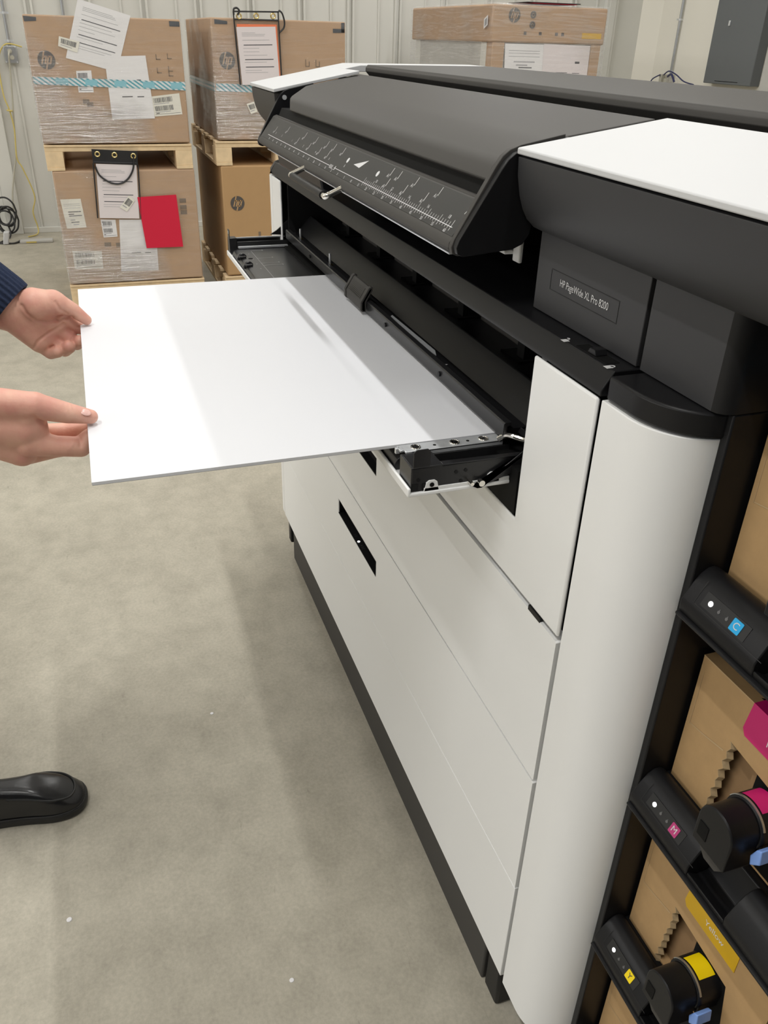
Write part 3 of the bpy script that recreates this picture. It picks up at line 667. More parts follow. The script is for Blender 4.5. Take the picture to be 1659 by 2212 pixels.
# ------------------------------------------------------------------ foam board
fb_ = MB().box(-1.876, -.957, -.541, .03, 1.0766, 1.0806)
fb_ = tag(fb_.build('foam_board', M['board'], None, loc=(-1.41, -.26, 1.078)), 'large blank white foam board held by two hands, sliding into the printer', 'board')
MB().box(-1.8755, -.9575, -.5405, .0295, 1.0758, 1.0767).build('foam_underside', M['foam'], fb_)

# ------------------------------------------------------------------ pallets and cartons by the back wall
FX = -5.6
def pallet(x, y0, y1, z0, z1, depth, label):
    p = thing('pallet', label, 'pallet', (x - depth / 2, (y0 + y1) / 2, z0), 'wooden pallets')
    h = z1 - z0; a, b = z0 + h * .13, z0 + h * .72; c = z0 + h * .88
    for k in range(6):
        xx = x - depth + (depth - .11) * k / 5
        MB().box(xx, xx + .11, y0, y1, c + .001, z1).build('deck_board', M['wood'], p, .002) if k not in (5,) else MB().box(xx, xx + .11, y0, y1, c + .001, z1 - .004).build('deck_board', M['wood'], p, .002)
    for yy in (y0, (y0 + y1) / 2 - .05, y1 - .10):
        MB().box(x - depth, x - .001, yy, yy + .10, z0, a).build('bottom_board', M['wood'], p, .002)
        for xx in (x - .145, x - depth / 2 - .07, x - depth): MB().box(xx, xx + .14, yy, yy + .10, a, b).build('block', M['wood'], p, .002)
    for xx in (x - .105, x - depth / 2 - .05, x - depth): MB().box(xx, xx + .10, y0, y1, b, c).build('stringer_board', M['wood'], p, .002)
    return p
def hp_logo(X, y, z, r, parent, mats, name='printed_logo'):
    l = MB().cyl((X, y, z), (X + .0006, y, z), r, n=40)
    l.mat(1)
    def stroke(p, q, w): # slanted bars
        d = Vector((0, q[0] - p[0], q[1] - p[1])).normalized(); n_ = Vector((0, -d.z, d.y)) * (w * r / 2)
        a = Vector((X + .0011, y + p[0] * r, z + p[1] * r)); b = Vector((X + .0011, y + q[0] * r, z + q[1] * r))
        l.quad(a - n_, b - n_, b + n_, a + n_)
    s = .30; w = .17
    def P_(u, v_): return (u + s * v_, v_)
    stroke(P_(-.44, -.42), P_(-.44, .97), w); stroke(P_(-.46, .36), P_(-.08, .36), w); stroke(P_(-.08, .42), P_(-.08, -.42), w)
    stroke(P_(.16, .42), P_(.16, -1.0), w); stroke(P_(.10, .36), P_(.53, .36), w); stroke(P_(.52, .42), P_(.52, -.42), w); stroke(P_(.55, -.36), P_(.16, -.36), w)
    return l.build(name, mats, parent, smooth=0)
def carton(x, y0, y1, z0, z1, depth, label, mat='carton', film=True, group='shipping cartons on the pallets'):
    c = thing('shipping_carton', label, 'carton', (x - depth / 2, (y0 + y1) / 2, z0), group)
    MB().box(x - depth, x, y0, y1, z0, z1).build('box_body', M[mat], c, .008)
    if film:
        fz = random.Random(int(abs(y0) * 1000 + z0 * 100)); f = MB(); n = 26
        cols = [(x + .006, y0 - .006), (x + .006, y1 + .006), (x - depth - .006, y1 + .006), (x - depth - .006, y0 - .006)]
        ring = []
        for i in range(4):
            a, b = cols[i], cols[(i + 1) % 4]
            for k in range(14): ring.append((a[0] + (b[0] - a[0]) * k / 14, a[1] + (b[1] - a[1]) * k / 14, 0 < k))
        m = len(ring); vs = []
        for j in range(n + 1):
            zz = z0 + .004 + (z1 - .003 - z0) * j / n
            for (xx, yy, mid) in ring:
                o_ = fz.uniform(0, .0045) if mid else 0
                vs.append((xx + (o_ if abs(xx - (x + .006)) < 1e-6 else 0), yy - (o_ if abs(yy - (y0 - .006)) < 1e-6 else 0), zz))
        f.add(vs, [(j * m + i, j * m + (i + 1) % m, (j + 1) * m + (i + 1) % m, (j + 1) * m + i) for j in range(n) for i in range(m)])
        f.build('stretch_film', M['film'], c, smooth=60)
    return c
def rects(kind, rnd):
    """text lines (material 1 dark, 2 grey) inside a sheet, as (u0,u1,v0,v1,mat)"""
    R = []
    if kind == 'form':
        for v in (.30, .55, .68): R.append((.14, .88, v, v + .014, 1))
        for v in (.10, .125, .15, .22, .36, .42, .48, .60, .74, .78): R.append((.12, .12 + rnd.uniform(.3, .72), v, v + .006, 2))
    elif kind == 'bar':
        u = .12
        while u < .86:
            w_ = rnd.choice((.012, .018, .03)); R.append((u, u + w_, .16, .62, 1)); u += w_ + rnd.choice((.012, .02))
        R.append((.12, .7, .74, .80, 2))
    elif kind == 'bar2':
        for v0 in (.10, .50):
            u = .08
            while u < .72:
                w_ = rnd.choice((.010, .016, .026)); R.append((u, u + w_, v0, v0 + .24, 1)); u += w_ + rnd.choice((.010, .018))
            R.append((.06, .6, v0 + .28, v0 + .31, 2))
        R.append((.05, .95, .90, .915, 1)); R.append((.08, .2, .83, .87, 1))
    elif kind == 'lines':
        for v in (.42, .50, .56, .70, .78, .86): R.append((.2 + rnd.uniform(0, .2), .5 + rnd.uniform(.0, .4), v, v + .03, rnd.choice((1, 2))))
        for v in (.16, .22, .30): R.append((.1, .9, v, v + .012, 2))
    elif kind == 'sparse':
        R += [(.30, .55, .63, .645, 1), (.66, .82, .635, .65, 1), (.70, .80, .37, .42, 1)]
    return R
def paper(name, X, c, mat='paper', kind=None, parent=None, label=None, cat='paper', seed=1, group=None):
    rnd = random.Random(seed); m = MB()
    p = [(X, y, z) for y, z in c]
    m.prism([p[0], p[3], p[2], p[1]], (.0006, 0, 0))
    for u0, u1, v0, v1, mi in rects(kind, rnd):
        m.mat(mi).sheet(X + .0009, c, u0, u1, v0, v1)
    ctr = (X, sum(q[0] for q in c) / 4, sum(q[1] for q in c) / 4)
    o = m.build(name, [M[mat], M['line'], M['line2']], parent, smooth=0, loc=None if parent else ctr)
    if label: tag(o, label, cat, group)
    return o
# left stack
pallet(FX, -.665, .185, 0.0, .150, 1.1, 'pine pallet on the floor under the left carton stack')
c1 = carton(FX, -.66, .178, .1525, .824, 1.1, 'film-wrapped carton with red sheet, lower one of the left stack')
pallet(FX, -.683, .174, .826, .9725, 1.1, 'pine pallet between the two cartons of the left stack')
c2 = carton(FX, -.682, .167, .975, 1.628, 1.1, 'film-wrapped carton with tilted white form and striped tape, upper left stack')
X1 = FX + .0012
hp_logo(X1, -.592, 1.409, .047, c2, [M['print'], M['carton']])
paper('striped_tape', X1 + .0035, [(-.680, 1.325), (.166, 1.308), (.166, 1.263), (-.680, 1.287)], 'tape', None, c2)
bd = MB()
for i in range(5):
    u = .14 + i * .19; bd.sheet(X1 + .0046, [(-.680, 1.325), (.166, 1.308), (.166, 1.263), (-.680, 1.287)], u, u + .08, .14, .86)
bd.build('tape_badge', M['tapebadge'], c2, smooth=0)
for cc in ([(-.678, 1.620), (-.611, 1.615), (-.613, 1.598), (-.676, 1.594)], [(.105, 1.618), (.163, 1.617), (.163, 1.592), (.105, 1.592)]): paper('corner_tape', X1, cc, 'blacktape', None, c2)
paper('shipping_label', X1, [(-.442, 1.357), (-.359, 1.361), (-.361, 1.248), (-.444, 1.247)], 'paper', 'bar2', c2, seed=3)
paper('shipping_label', X1, [(-.044, 1.228), (.127, 1.248), (.135, 1.134), (-.029, 1.121)], 'paperc', 'bar2', c2, seed=4)
ic = MB()
for y, z in ((.025, 1.43), (.09, 1.435), (.025, 1.36), (.09, 1.37), (.09, 1.345)): ic.box(X1, X1 + .0005, y - .014, y + .012, z - .008, z - .004); ic.box(X1, X1 + .0005, y - .014, y - .010, z - .008, z + .02)
for y, z in ((-.41, 1.20), (-.39, 1.185)): ic.box(X1, X1 + .0005, y - .018, y + .018, z - .012, z + .012)
ic.build('handling_symbol', M['print2'], c2, smooth=0)
paper('printed_form', X1 + .0010, [(-.379, 1.710), (-.106, 1.638), (-.216, 1.354), (-.487, 1.421)], 'paper', 'form', None, 'tilted white form sticking up behind the film of the upper left carton', seed=5)
paper('document_sheet', X1 + .0022, [(-.277, 1.432), (-.047, 1.442), (-.030, 1.111), (-.276, 1.106)], 'paper', 'sparse', None, 'white document sheet crossed by striped tape on the upper left carton', seed=6)
paper('barcode_tag', X1 + .0034, [(-.507, 1.528), (-.400, 1.503), (-.421, 1.448), (-.519, 1.479)], 'paperc', 'bar', None, 'small cream barcode tag over the edge of the tilted white form', cat='tag', seed=7)
# lower left carton items
paper('shipping_label', X1, [(-.640, .665), (-.522, .667), (-.512, .498), (-.627, .494)], 'paperc', 'lines', c1, seed=8)
paper('shipping_label', X1, [(-.618, .359), (-.443, .351), (-.447, .244), (-.619, .246)], 'paperc', 'bar2', c1, seed=9)
paper('shipping_label', X1, [(-.423, .542), (-.334, .537), (-.335, .435), (-.419, .433)], 'paper', 'bar2', c1, seed=10)
ic = MB()
for y, z in ((-.40, .39), (.09, .64), (.09, .60), (.09, .57), (-.33, .385)): ic.box(X1, X1 + .0005, y - .02, y + .02, z - .014, z + .012)
ic.build('handling_symbol', M['print2'], c1, smooth=0)
paper('document_sheet', X1 + .0010, [(-.312, .537), (-.093, .530), (-.105, .214), (-.340, .218)], 'paper', 'sparse', None, 'white document sheet partly hidden by the red sheet, lower left carton', seed=11)
XO = FX + .0125
def pouch(X, head, form, orange, grom, strap, label, seed, top_clear=False):
    ctr = (X, sum(q[0] for q in head) / 4, sum(q[1] for q in head) / 4)
    k = thing('document_pouch', label, 'pouch', ctr)
    if top_clear:
        (a, b, c_, d) = head
        fr_ = MB()
        for p, q in ((a, b), (d, c_), (a, (form[3][0] - .012, form[3][1])), (b, (form[2][0] + .012, form[2][1]))): fr_.tube([(X, *p), (X, (p[0] + q[0]) / 2, (p[1] + q[1]) / 2), (X, *q)], .0045, 6, 3)
        fr_.build('pouch_binding', M['vinyl'], k)
    else:
        m = MB(); p = [(X, y, z) for y, z in head]; m.prism([p[0], p[3], p[2], p[1]], (.003, 0, 0))
        m.build('pouch_header', M['vinyl'], k, .001)
        fr_ = MB()
        for p, q in ((head[3], (form[3][0] - .012, form[3][1])), (head[2], (form[2][0] + .012, form[2][1]))): fr_.tube([(X, *p), (X, (p[0] + q[0]) / 2, (p[1] + q[1]) / 2), (X, *q)], .004, 6, 3)
        fr_.tube([(X + .002, form[0][0] - .01, form[0][1] + .01), (X + .002, form[1][0], form[1][1] + .012)], .004, 6, 2)
        fr_.build('pouch_binding', M['vinyl'], k)
    if orange: paper('orange_sheet', X - .0014, orange, 'orange', None, k)
    paper('inserted_form', X, form, 'paperp', 'form', k, seed=seed)
    for y, z in grom: MB().torus((X + .004, y, z), (1, 0, 0), .013, .0045, 20, 8).build('grommet', M['brass'], k)
    MB().tube([(X + .008, y, z) for y, z in strap], .0055, 8, 6).build('strap', M['vinyl'], k)
    return k
pouch(XO, [(-.419, .947), (-.156, .932), (-.160, .854), (-.420, .868)], [(-.405, .865), (-.170, .854), (-.190, .541), (-.426, .553)], None,
      [(-.389, .919), (-.291, .913), (-.182, .906)], [(-.410, .85), (-.392, .800), (-.343, .762), (-.296, .750), (-.254, .760), (-.217, .791), (-.19, .84), (-.182, .9)],
      'black-topped document pouch with strap hanging on the lower left carton', 12)
paper('barcode_tag', XO + .0035, [(-.235, .681), (-.204, .651), (-.259, .586), (-.300, .612)], 'paperc', 'bar', None, 'small barcode tag tilted on the pouch of the lower left carton', cat='tag', seed=13)
rs = MB(); Rc = [(-.187, .669), (.051, .678), (.064, .359), (-.166, .359)]
rs.add([(XO + .003, *Rc[0]), (XO + .003, *Rc[1]), (XO + .006, *Rc[2]), (XO + .004, *Rc[3]), (XO + .003, -.187, .669)], [(0, 3, 1), (3, 2, 1)])
rs.add([(XO + .0022, *Rc[0]), (XO + .0022, *Rc[1]), (XO + .0052, *Rc[2]), (XO + .0032, *Rc[3])], [(0, 1, 3), (3, 1, 2)])
for i in range(4): pass
o = rs.build('red_sheet', M['red'], None, loc=(XO, -.06, .52), smooth=0); tag(o, 'bright red paper sheet stuck on the lower left carton', 'paper')
# second stack
pallet(FX, .325, 1.18, 0.0, .150, 1.15, 'pine pallet on the floor under the second carton stack')
d1 = carton(FX, .345, 1.17, .1525, .838, 1.15, 'plain unwrapped tan carton low in the second stack, with round logo', 'carton2', False)
pallet(FX, .322, 1.18, .84, .9865, 1.15, 'pine pallet between the two cartons of the second stack')
d2 = carton(FX, .343, 1.165, .989, 1.645, 1.15, 'film-wrapped carton with black-bound pouch, upper one of the second stack')
hp_logo(X1, .437, .612, .045, d1, [M['print'], M['carton2']])
MB().box(X1, X1 + .0005, .565, .58, .39, .43).build('handling_symbol', M['print2'], d1, smooth=0)
hp_logo(X1, .427, 1.424, .047, d2, [M['print'], M['carton']])
tp_ = [(.350, 1.303), (1.155, 1.285), (1.155, 1.243), (.350, 1.260)]
paper('striped_tape', X1, tp_, 'tape', None, d2)
sd = MB().box(-6.74, -5.6, .3410, .3422, 1.258, 1.303); sd.build('striped_tape', M['tape'], d2, smooth=0)
paper('corner_tape', X1, [(1.085, 1.607), (1.159, 1.607), (1.159, 1.588), (1.085, 1.585)], 'blacktape', None, d2)
paper('corner_tape', X1, [(1.138, 1.640), (1.159, 1.640), (1.159, 1.588), (1.138, 1.588)], 'blacktape', None, d2)
paper('corner_tape', X1, [(.365, 1.636), (.44, 1.628), (.44, 1.612), (.365, 1.612)], 'blacktape', None, d2)
ic = MB()
for y in (.92, .985): ic.box(X1, X1 + .0005, y - .012, y + .014, 1.40, 1.404); ic.box(X1, X1 + .0005, y - .012, y - .008, 1.404, 1.44); ic.box(X1, X1 + .0005, y + .010, y + .014, 1.404, 1.43)
ic.build('handling_symbol', M['print2'], d2, smooth=0)
pouch(XO, [(.477, 1.678), (.744, 1.684), (.744, 1.641), (.480, 1.638)], [(.490, 1.600), (.725, 1.608), (.742, 1.302), (.508, 1.296)], [(.494, 1.615), (.733, 1.619), (.748, 1.305), (.508, 1.30)],
      [(.509, 1.655), (.611, 1.659), (.712, 1.662)], [(.478, 1.66), (.480, 1.69), (.50, 1.695), (.512, 1.68), (.50, 1.66)], 'black-bound clear pouch with orange sheet on the second stack', 14, True)
o = MB().tube([(XO + .006, y, z) for y, z in ((.745, 1.683), (.752, 1.69), (.768, 1.675), (.780, 1.635), (.774, 1.602), (.748, 1.579))], .005, 8, 6)
o.build('strap', M['vinyl'], bpy.data.objects['document_pouch.001'])
paper('barcode_tag', XO, [(.528, 1.193), (.575, 1.206), (.594, 1.150), (.552, 1.137)], 'paperc', 'bar', None, 'small barcode tag on the upper carton of the second stack', cat='tag', seed=15)
# third load, right of the others
X3 = -6.0
pallet(X3, 2.35, 3.24, 0, .15, 1.5, 'pine pallet under the tall lidded crate at the wall, hidden behind the printer')
e = thing('lidded_crate', 'tall film-wrapped crate with wide cardboard lid behind the printer', 'crate', (X3 - .78, 2.8, .15))
MB().box(X3 - 1.5, X3 - .01, 2.362, 3.226, .155, 1.56).build('crate_body', M['hazepanel'], e, .004)
lid = MB().box(X3 - 1.56, X3 + .006, 2.338, 3.25, 1.562, 1.79).build('crate_lid', M['carton'], e, .012)
for y0, y1 in ((2.358, 2.452), (3.150, 3.23)): MB().box(X3 - .095, X3 + .002, y0, y1, .155, 1.562).build('corner_post', M['carton'], e, .004)
MB().box(X3 - 1.50, X3 - 1.40, 2.356, 2.40, .155, 1.562).build('corner_post', M['wall'], e, .004)
MB().box(X3 - .19, X3 - .10, 2.358, 2.40, .155, 1.562).build('corner_post', M['wall'], e, .004)
hp_logo(X3 + .0075, 2.506, 1.728, .045, lid, [M['print'], M['carton']])
q_ = MB()
for z in (1.735, 1.674): q_.torus((X3 + .0072, 2.652, z), (1, 0, 0), .017, .006, 20, 6); q_.box(X3 + .0068, X3 + .0078, 2.645, 2.660, z - .006, z + .006)
for y in (2.60, 2.72, 2.85, 2.90): q_.box(X3 + .0064, X3 + .0072, y - .01, y + .012, 1.612, 1.632)
q_.build('handling_symbol', M['print'], lid, smooth=0)
q_ = MB().box(X3 + .0064, X3 + .0075, 3.06, 3.22, 1.600, 1.635); q_.build('lid_stamp', M['yelp'], lid, smooth=0)
paper('shipping_label', X3 + .0025, [(2.455, 1.556), (2.762, 1.556), (2.783, 1.30), (2.472, 1.30)], 'paper', 'lines', e, seed=21)
paper('document_sheet', X3 + .0045, [(2.760, 1.560), (3.142, 1.556), (3.146, 1.28), (2.774, 1.28)], 'paperp', 'sparse', None, 'white sheets under film below the cardboard lid of the crate', seed=22)
f = MB().box(X3 - 1.57, X3 + .014, 2.328, 3.26, .16, 1.80).build('stretch_film', M['film2'], e, .01)
lb = MB().prism([(-6.10, 2.326, 1.70), (-6.04, 2.326, 1.725), (-6.035, 2.326, 1.665), (-6.095, 2.326, 1.64)], (0, -.0008, 0)); lb.mat(1).prism([(-6.085, 2.3248, 1.695), (-6.05, 2.3248, 1.71), (-6.047, 2.3248, 1.67), (-6.082, 2.3248, 1.655)], (0, -.0004, 0))
tag(lb.build('barcode_tag', [M['paper'], M['line2']], None, loc=(-6.06, 2.325, 1.68), smooth=0), 'small tilted barcode tag on the side of the crate lid', 'tag')
fo = thing('document_folder', 'black and red folder lying on top of the lidded crate', 'folder', (-6.1, 2.80, 1.803))
MB().box(-6.30, -5.995, 2.60, 3.02, 1.8065, 1.812).build('folder_cover', M['vinyl'], fo, .002); MB().box(-6.29, -5.998, 2.64, 2.99, 1.8035, 1.8062).build('red_insert', M['red'], fo, .001)

# ------------------------------------------------------------------ wall fittings
bx = thing('outlet_box', 'grey steel outlet box on the back wall left of the cartons', 'outlet', (-8.055, -.89, 1.375))
MB().box(-8.0545, -8.005, -.944, -.841, 1.313, 1.437).build('box_shell', M['conduit'], bx, .006)
MB().box(-8.005, -8.002, -.940, -.845, 1.317, 1.433).build('cover_plate', M['conduit'], bx, .003)
for y, z in ((-.934, 1.427), (-.851, 1.427), (-.934, 1.323), (-.851, 1.323)): MB().cyl((-8.002, y, z), (-7.998, y, z), .006, n=12).build('cover_screw', M['alu'], bx)
MB().cyl((-8.002, -.895, 1.40), (-7.985, -.895, 1.40), .016).cyl((-8.002, -.885, 1.355), (-7.998, -.885, 1.355), .016).build('socket', M['gcord'], bx)
def conduit(x, y, z0, z1, label, clampz):
    c = thing('conduit', label, 'conduit', (x, y, z0), 'steel conduits on the walls')
    MB().cyl((x, y, z0), (x, y, z1), .0125, n=14).build('pipe', M['conduit'], c)
    for z in clampz: MB().cyl((x, y, z - .008), (x, y, z + .008), .016, n=14).box(x - .006, x + .006, y - .034, y + .034, z - .007, z + .007).build('pipe_clamp', M['alu'], c)
    return c
conduit(-8.03, -.89, 1.4375, 3.6, 'thin steel conduit rising from the outlet box on the back wall', (1.47, 1.66))
conduit(-8.04, -.452, 1.2, 3.6, 'thin steel conduit on the back wall just above the left carton stack', (1.9,))
conduit(-7.585, 5.035, 1.345, 3.6, 'thin steel conduit on the cream wall behind the printer', (1.36, 1.79))
tag(MB().tube([(-7.98, -.895, 1.40), (-7.955, -.905, 1.37), (-7.98, -.915, 1.27), (-8.0, -.945, 1.0), (-8.0, -.99, .65), (-8.0, -1.03, .50), (-7.99, -1.07, .35), (-7.98, -1.09, .2), (-7.98, -1.08, .26), (-7.985, -1.075, .24)], .007, 8, 8).build('extension_cord', M['gcord'], None, loc=(-8, -1, .0)), 'beige power cord hanging from the outlet box', 'cord')
tag(MB().tube([(-8.02, -.80, 1.43), (-8.01, -.92, 1.445), (-8.01, -.99, 1.33), (-7.99, -1.00, 1.1), (-7.985, -.975, .975), (-7.985, -.965, .83), (-7.985, -.985, .62), (-7.985, -.954, .535), (-7.985, -.90, .32), (-7.985, -.935, .186), (-7.98, -.918, .06), (-7.93, -.93, .012), (-7.85, -1.0, .010)], .0055, 8, 8).torus((-7.985, -.975, .975), (0, .2, 1), .018, .006).build('yellow_cord', M['ycord'], None, loc=(-8, -.95, 0)), 'thin yellow cord looping down the back wall to the floor', 'cord')
cb = MB()
rr = random.Random(3)
for k in range(5):
    R_ = .055 + .008 * k; cy_ = -1.155 + rr.uniform(-.02, .02); cz = .17 + rr.uniform(-.05, .05)
    pts = [(-7.93 + rr.uniform(-.02, .02), cy_ + R_ * math.cos(2 * PI * i / 10), cz + 1.3 * R_ * math.sin(2 * PI * i / 10)) for i in range(10)]
    cb.tube(pts + pts[:1], .007, 8, 5)
cb.tube([(-7.93, -1.15, .10), (-7.92, -1.14, .04), (-7.86, -1.15, .008), (-7.7, -1.2, .008), (-7.65, -1.22, .008), (-7.62, -1.10, .008), (-7.75, -1.05, .008)], .007, 8, 6)
tag(cb.build('cable_coil', M['kcord'], None, loc=(-7.93, -1.15, 0)), 'tangled coil of black cable at the foot of the back wall', 'cable')
tag(MB().prism([(-7.66, -1.19, 0.002), (-7.60, -1.19, .002), (-7.60, -1.145, .002), (-7.66, -1.145, .002)], (0, .02, .10)).build('power_adapter', M['cap'], None, .008, loc=(-7.63, -1.165, 0)), 'white plug adapter standing on the floor by the cable coil', 'adapter')
ls = thing('plastic_strip', 'pale plastic strip lying on the floor along the back wall', 'strip', (-7.66, -.93, 0))
MB().box(-7.71, -7.62, -1.06, -.80, .001, .022).build('strip_body', M['hazepanel'], ls, .004); MB().box(-7.625, -7.617, -1.01, -.93, .004, .016).build('yellow_sticker', M['ycord'], ls)
ep = thing('electrical_panel', 'tall dark grey electrical panel on the cream wall', 'electrical panel', (-6.68, 5.0, 1.3))
MB().box(-6.985, -6.37, 4.96, 5.0595, 1.292, 2.7).build('cabinet', M['gpanel'], ep, .006)
MB().box(-6.79, -6.77, 4.950, 4.96, 1.735, 1.775).build('latch', M['alu'], ep, .002)
MB().box(-6.83, -6.53, 4.9585, 4.9602, 1.3125, 1.3165).build('door_slot', M['deep'], ep)
tag(MB().box(-6.28, -5.2, 4.98, 5.0595, .9, 2.7).build('wall_cabinet', M['hazepanel'], None, .006, loc=(-5.7, 5.02, .9)), 'pale grey cabinet on the cream wall right of the electrical panel', 'cabinet')
wb = thing('junction_box', 'cream junction box with cables at the bottom of the right conduit', 'junction box', (-7.58, 5.03, 1.2))
MB().box(-7.66, -7.54, 5.0, 5.0595, 1.15, 1.335).build('box_shell', M['gcord'], wb, .005)
MB().box(-7.655, -7.62, 4.96, 5.0, 1.20, 1.335).box(-7.58, -7.545, 4.96, 5.0, 1.20, 1.30).build('plug', M['gcord'], wb, .004)
tag(MB().tube([(-7.60, 4.97, 1.33), (-7.50, 4.95, 1.365), (-7.38, 4.95, 1.34), (-7.25, 4.95, 1.29), (-7.1, 4.95, 1.27)], .006, 8, 6).tube([(-7.52, 4.96, 1.32), (-7.44, 4.94, 1.34), (-7.38, 4.94, 1.28)], .010, 8, 6).tube([(-7.63, 4.95, 1.33), (-7.74, 4.95, 1.29), (-7.78, 4.95, 1.24)], .006, 8, 6).build('blue_cable', pbr('navy_cable', (.03, .035, .12), .4), None, loc=(-7.4, 4.95, 1.3)), 'dark blue cable draped from the junction box on the cream wall', 'cable')
fm_ = MB().ball((-7.45, 4.96, 1.27), .085, .05, .06)
tag(fm_.build('plastic_bag', M['film2'], None, loc=(-7.45, 4.96, 1.27)), 'crumpled clear plastic bag hanging beside the junction box', 'bag')

for (x, y, a, r), l in (((-1.16, -.735, .4, .0058), 'white paint chip on the bare floor closest to the black shoe'), ((-.90, -.335, 1.2, .0048), 'white paint chip on the floor near the bottom edge of the photo'), ((-1.66, -.372, .9, .0048), 'white paint chip on the floor in the middle of the shaded aisle')):
    tag(MB().cyl((0 + x, y, .0004), (x, y, .0016), r, r * .8, n=9).build('paint_chip', M['paper'], None, loc=(x, y, 0)), l, 'chip', 'paint chips on the floor')

# ------------------------------------------------------------------ person (hands, one shoe in view)
def field(chains, lo, h, shape, k0, folds=()):
    X, Y, Z = np.meshgrid(*[lo[i] + h * np.arange(shape[i]) for i in range(3)], indexing='ij')
    D = np.full(shape, 1e3, np.float32); acc = np.zeros(shape, np.float32)
    for ch in chains:
        best = None; k = k0 if len(ch) < 3 or ch[0][3] > .0206 else k0 * .24
        for a, b in zip(ch[:-1], ch[1:]):
            a_ = np.array(a[:3]); b_ = np.array(b[:3]); ba = b_ - a_; L2 = float(ba @ ba) + 1e-9
            t = np.clip(((X - a_[0]) * ba[0] + (Y - a_[1]) * ba[1] + (Z - a_[2]) * ba[2]) / L2, 0, 1)
            d = np.sqrt((X - a_[0] - t * ba[0]) ** 2 + (Y - a_[1] - t * ba[1]) ** 2 + (Z - a_[2] - t * ba[2]) ** 2) - (a[3] + (b[3] - a[3]) * t)
            best = d if best is None else np.minimum(best, d)
        hh = np.maximum(k - np.abs(D - best), 0) / k
        D = np.minimum(D, best) - hh * hh * k * .25
    for line, xmin, rad, dep in folds:
        best = None
        for a_, b_ in zip(line[:-1], line[1:]):
            bx, by = b_[0] - a_[0], b_[1] - a_[1]; L2 = bx * bx + by * by + 1e-12
            t = np.clip(((Y - a_[0]) * bx + (Z - a_[1]) * by) / L2, 0, 1)
            d = np.sqrt((Y - a_[0] - t * bx) ** 2 + (Z - a_[1] - t * by) ** 2); best = d if best is None else np.minimum(best, d)
        w_ = np.clip(1 - best / rad, 0, 1); D = D + dep * w_ * w_ * (3 - 2 * w_) * (X > xmin)
    return D.astype(np.float32)
def surface_nets(chains, h, k, pad=None, folds=()):
    pts = np.array([p for ch in chains for p in ch]); pad = pad or (pts[:, 3].max() + 3 * h + k)
    lo = (pts[:, :3].min(0) - pad); hi = (pts[:, :3].max(0) + pad); shape = tuple(int(math.ceil(x)) + 1 for x in (hi - lo) / h)
    F = field(chains, lo, h, shape, k, folds); Sg = F < 0
    nx, ny, nz = shape; cn = (nx - 1, ny - 1, nz - 1)
    cs = [(i, j, l) for i in (0, 1) for j in (0, 1) for l in (0, 1)]
    sub = lambda A, c: A[c[0]:nx - 1 + c[0], c[1]:ny - 1 + c[1], c[2]:nz - 1 + c[2]]
    cnt = sum(sub(Sg, c).astype(np.int8) for c in cs); act = (cnt > 0) & (cnt < 8)
    idx = np.full(cn, -1, np.int64); I = np.argwhere(act); idx[act] = np.arange(len(I))
    P = np.zeros((len(I), 3)); n = np.zeros(len(I))
    for ai in range(3):
        for c in cs:
            if c[ai]: continue
            c2 = list(c); c2[ai] = 1
            f0 = F[I[:, 0] + c[0], I[:, 1] + c[1], I[:, 2] + c[2]]; f1 = F[I[:, 0] + c2[0], I[:, 1] + c2[1], I[:, 2] + c2[2]]
            m = (f0 < 0) != (f1 < 0); t = np.where(m, f0 / np.where(m, f0 - f1, 1), 0)
            q = np.tile(np.array(c, float), (len(I), 1)); q[:, ai] += t
            P[m] += q[m]; n[m] += 1
    V = lo + h * (I + P / n[:, None]); quads = []
    for ai in range(3):
        a2, a3 = (ai + 1) % 3, (ai + 2) % 3
        s0 = [slice(1, -1)] * 3; s0[ai] = slice(0, -1); s1 = list(s0); s1[ai] = slice(1, None)
        A = Sg[tuple(s0)]; B = Sg[tuple(s1)]; E_ = np.argwhere(A != B)
        if not len(E_): continue
        fl = A[tuple(E_.T)]; E2 = E_ + 1; E2[:, ai] -= 1
        def g(d2, d3):
            q = E2.copy(); q[:, a2] -= d2; q[:, a3] -= d3; return idx[q[:, 0], q[:, 1], q[:, 2]]
        Q = np.stack([g(0, 0), g(1, 0), g(1, 1), g(0, 1)], 1); Q[~fl] = Q[~fl][:, ::-1]; quads.append(Q)
    return V, np.concatenate(quads)
LH = [[(-1.6007, -.6129, 1.1293, .0300), (-1.6007, -.5789, 1.1289, .0220)],
      [(-1.6007, -.5816, 1.1339, .0200), (-1.6047, -.5503, 1.1138, .0135), (-1.6087, -.5285, 1.0915, .0095)],
      [(-1.645, -.76, 1.235, .033), (-1.6347, -.7057, 1.1827, .0330), (-1.6147, -.6602, 1.1343, .0290), (-1.6147, -.6494, 1.1259, .0290)],
      [(-1.6187, -.6692, 1.1068, .0260), (-1.6147, -.6537, 1.1029, .0270), (-1.6107, -.6169, 1.0556, .0200)],
      [(-1.6147, -.6473, 1.1181, .0280), (-1.6167, -.5831, 1.0813, .0190)],
      [(-1.6147, -.6516, 1.1145, .0270), (-1.6147, -.6006, 1.0651, .0200)]]
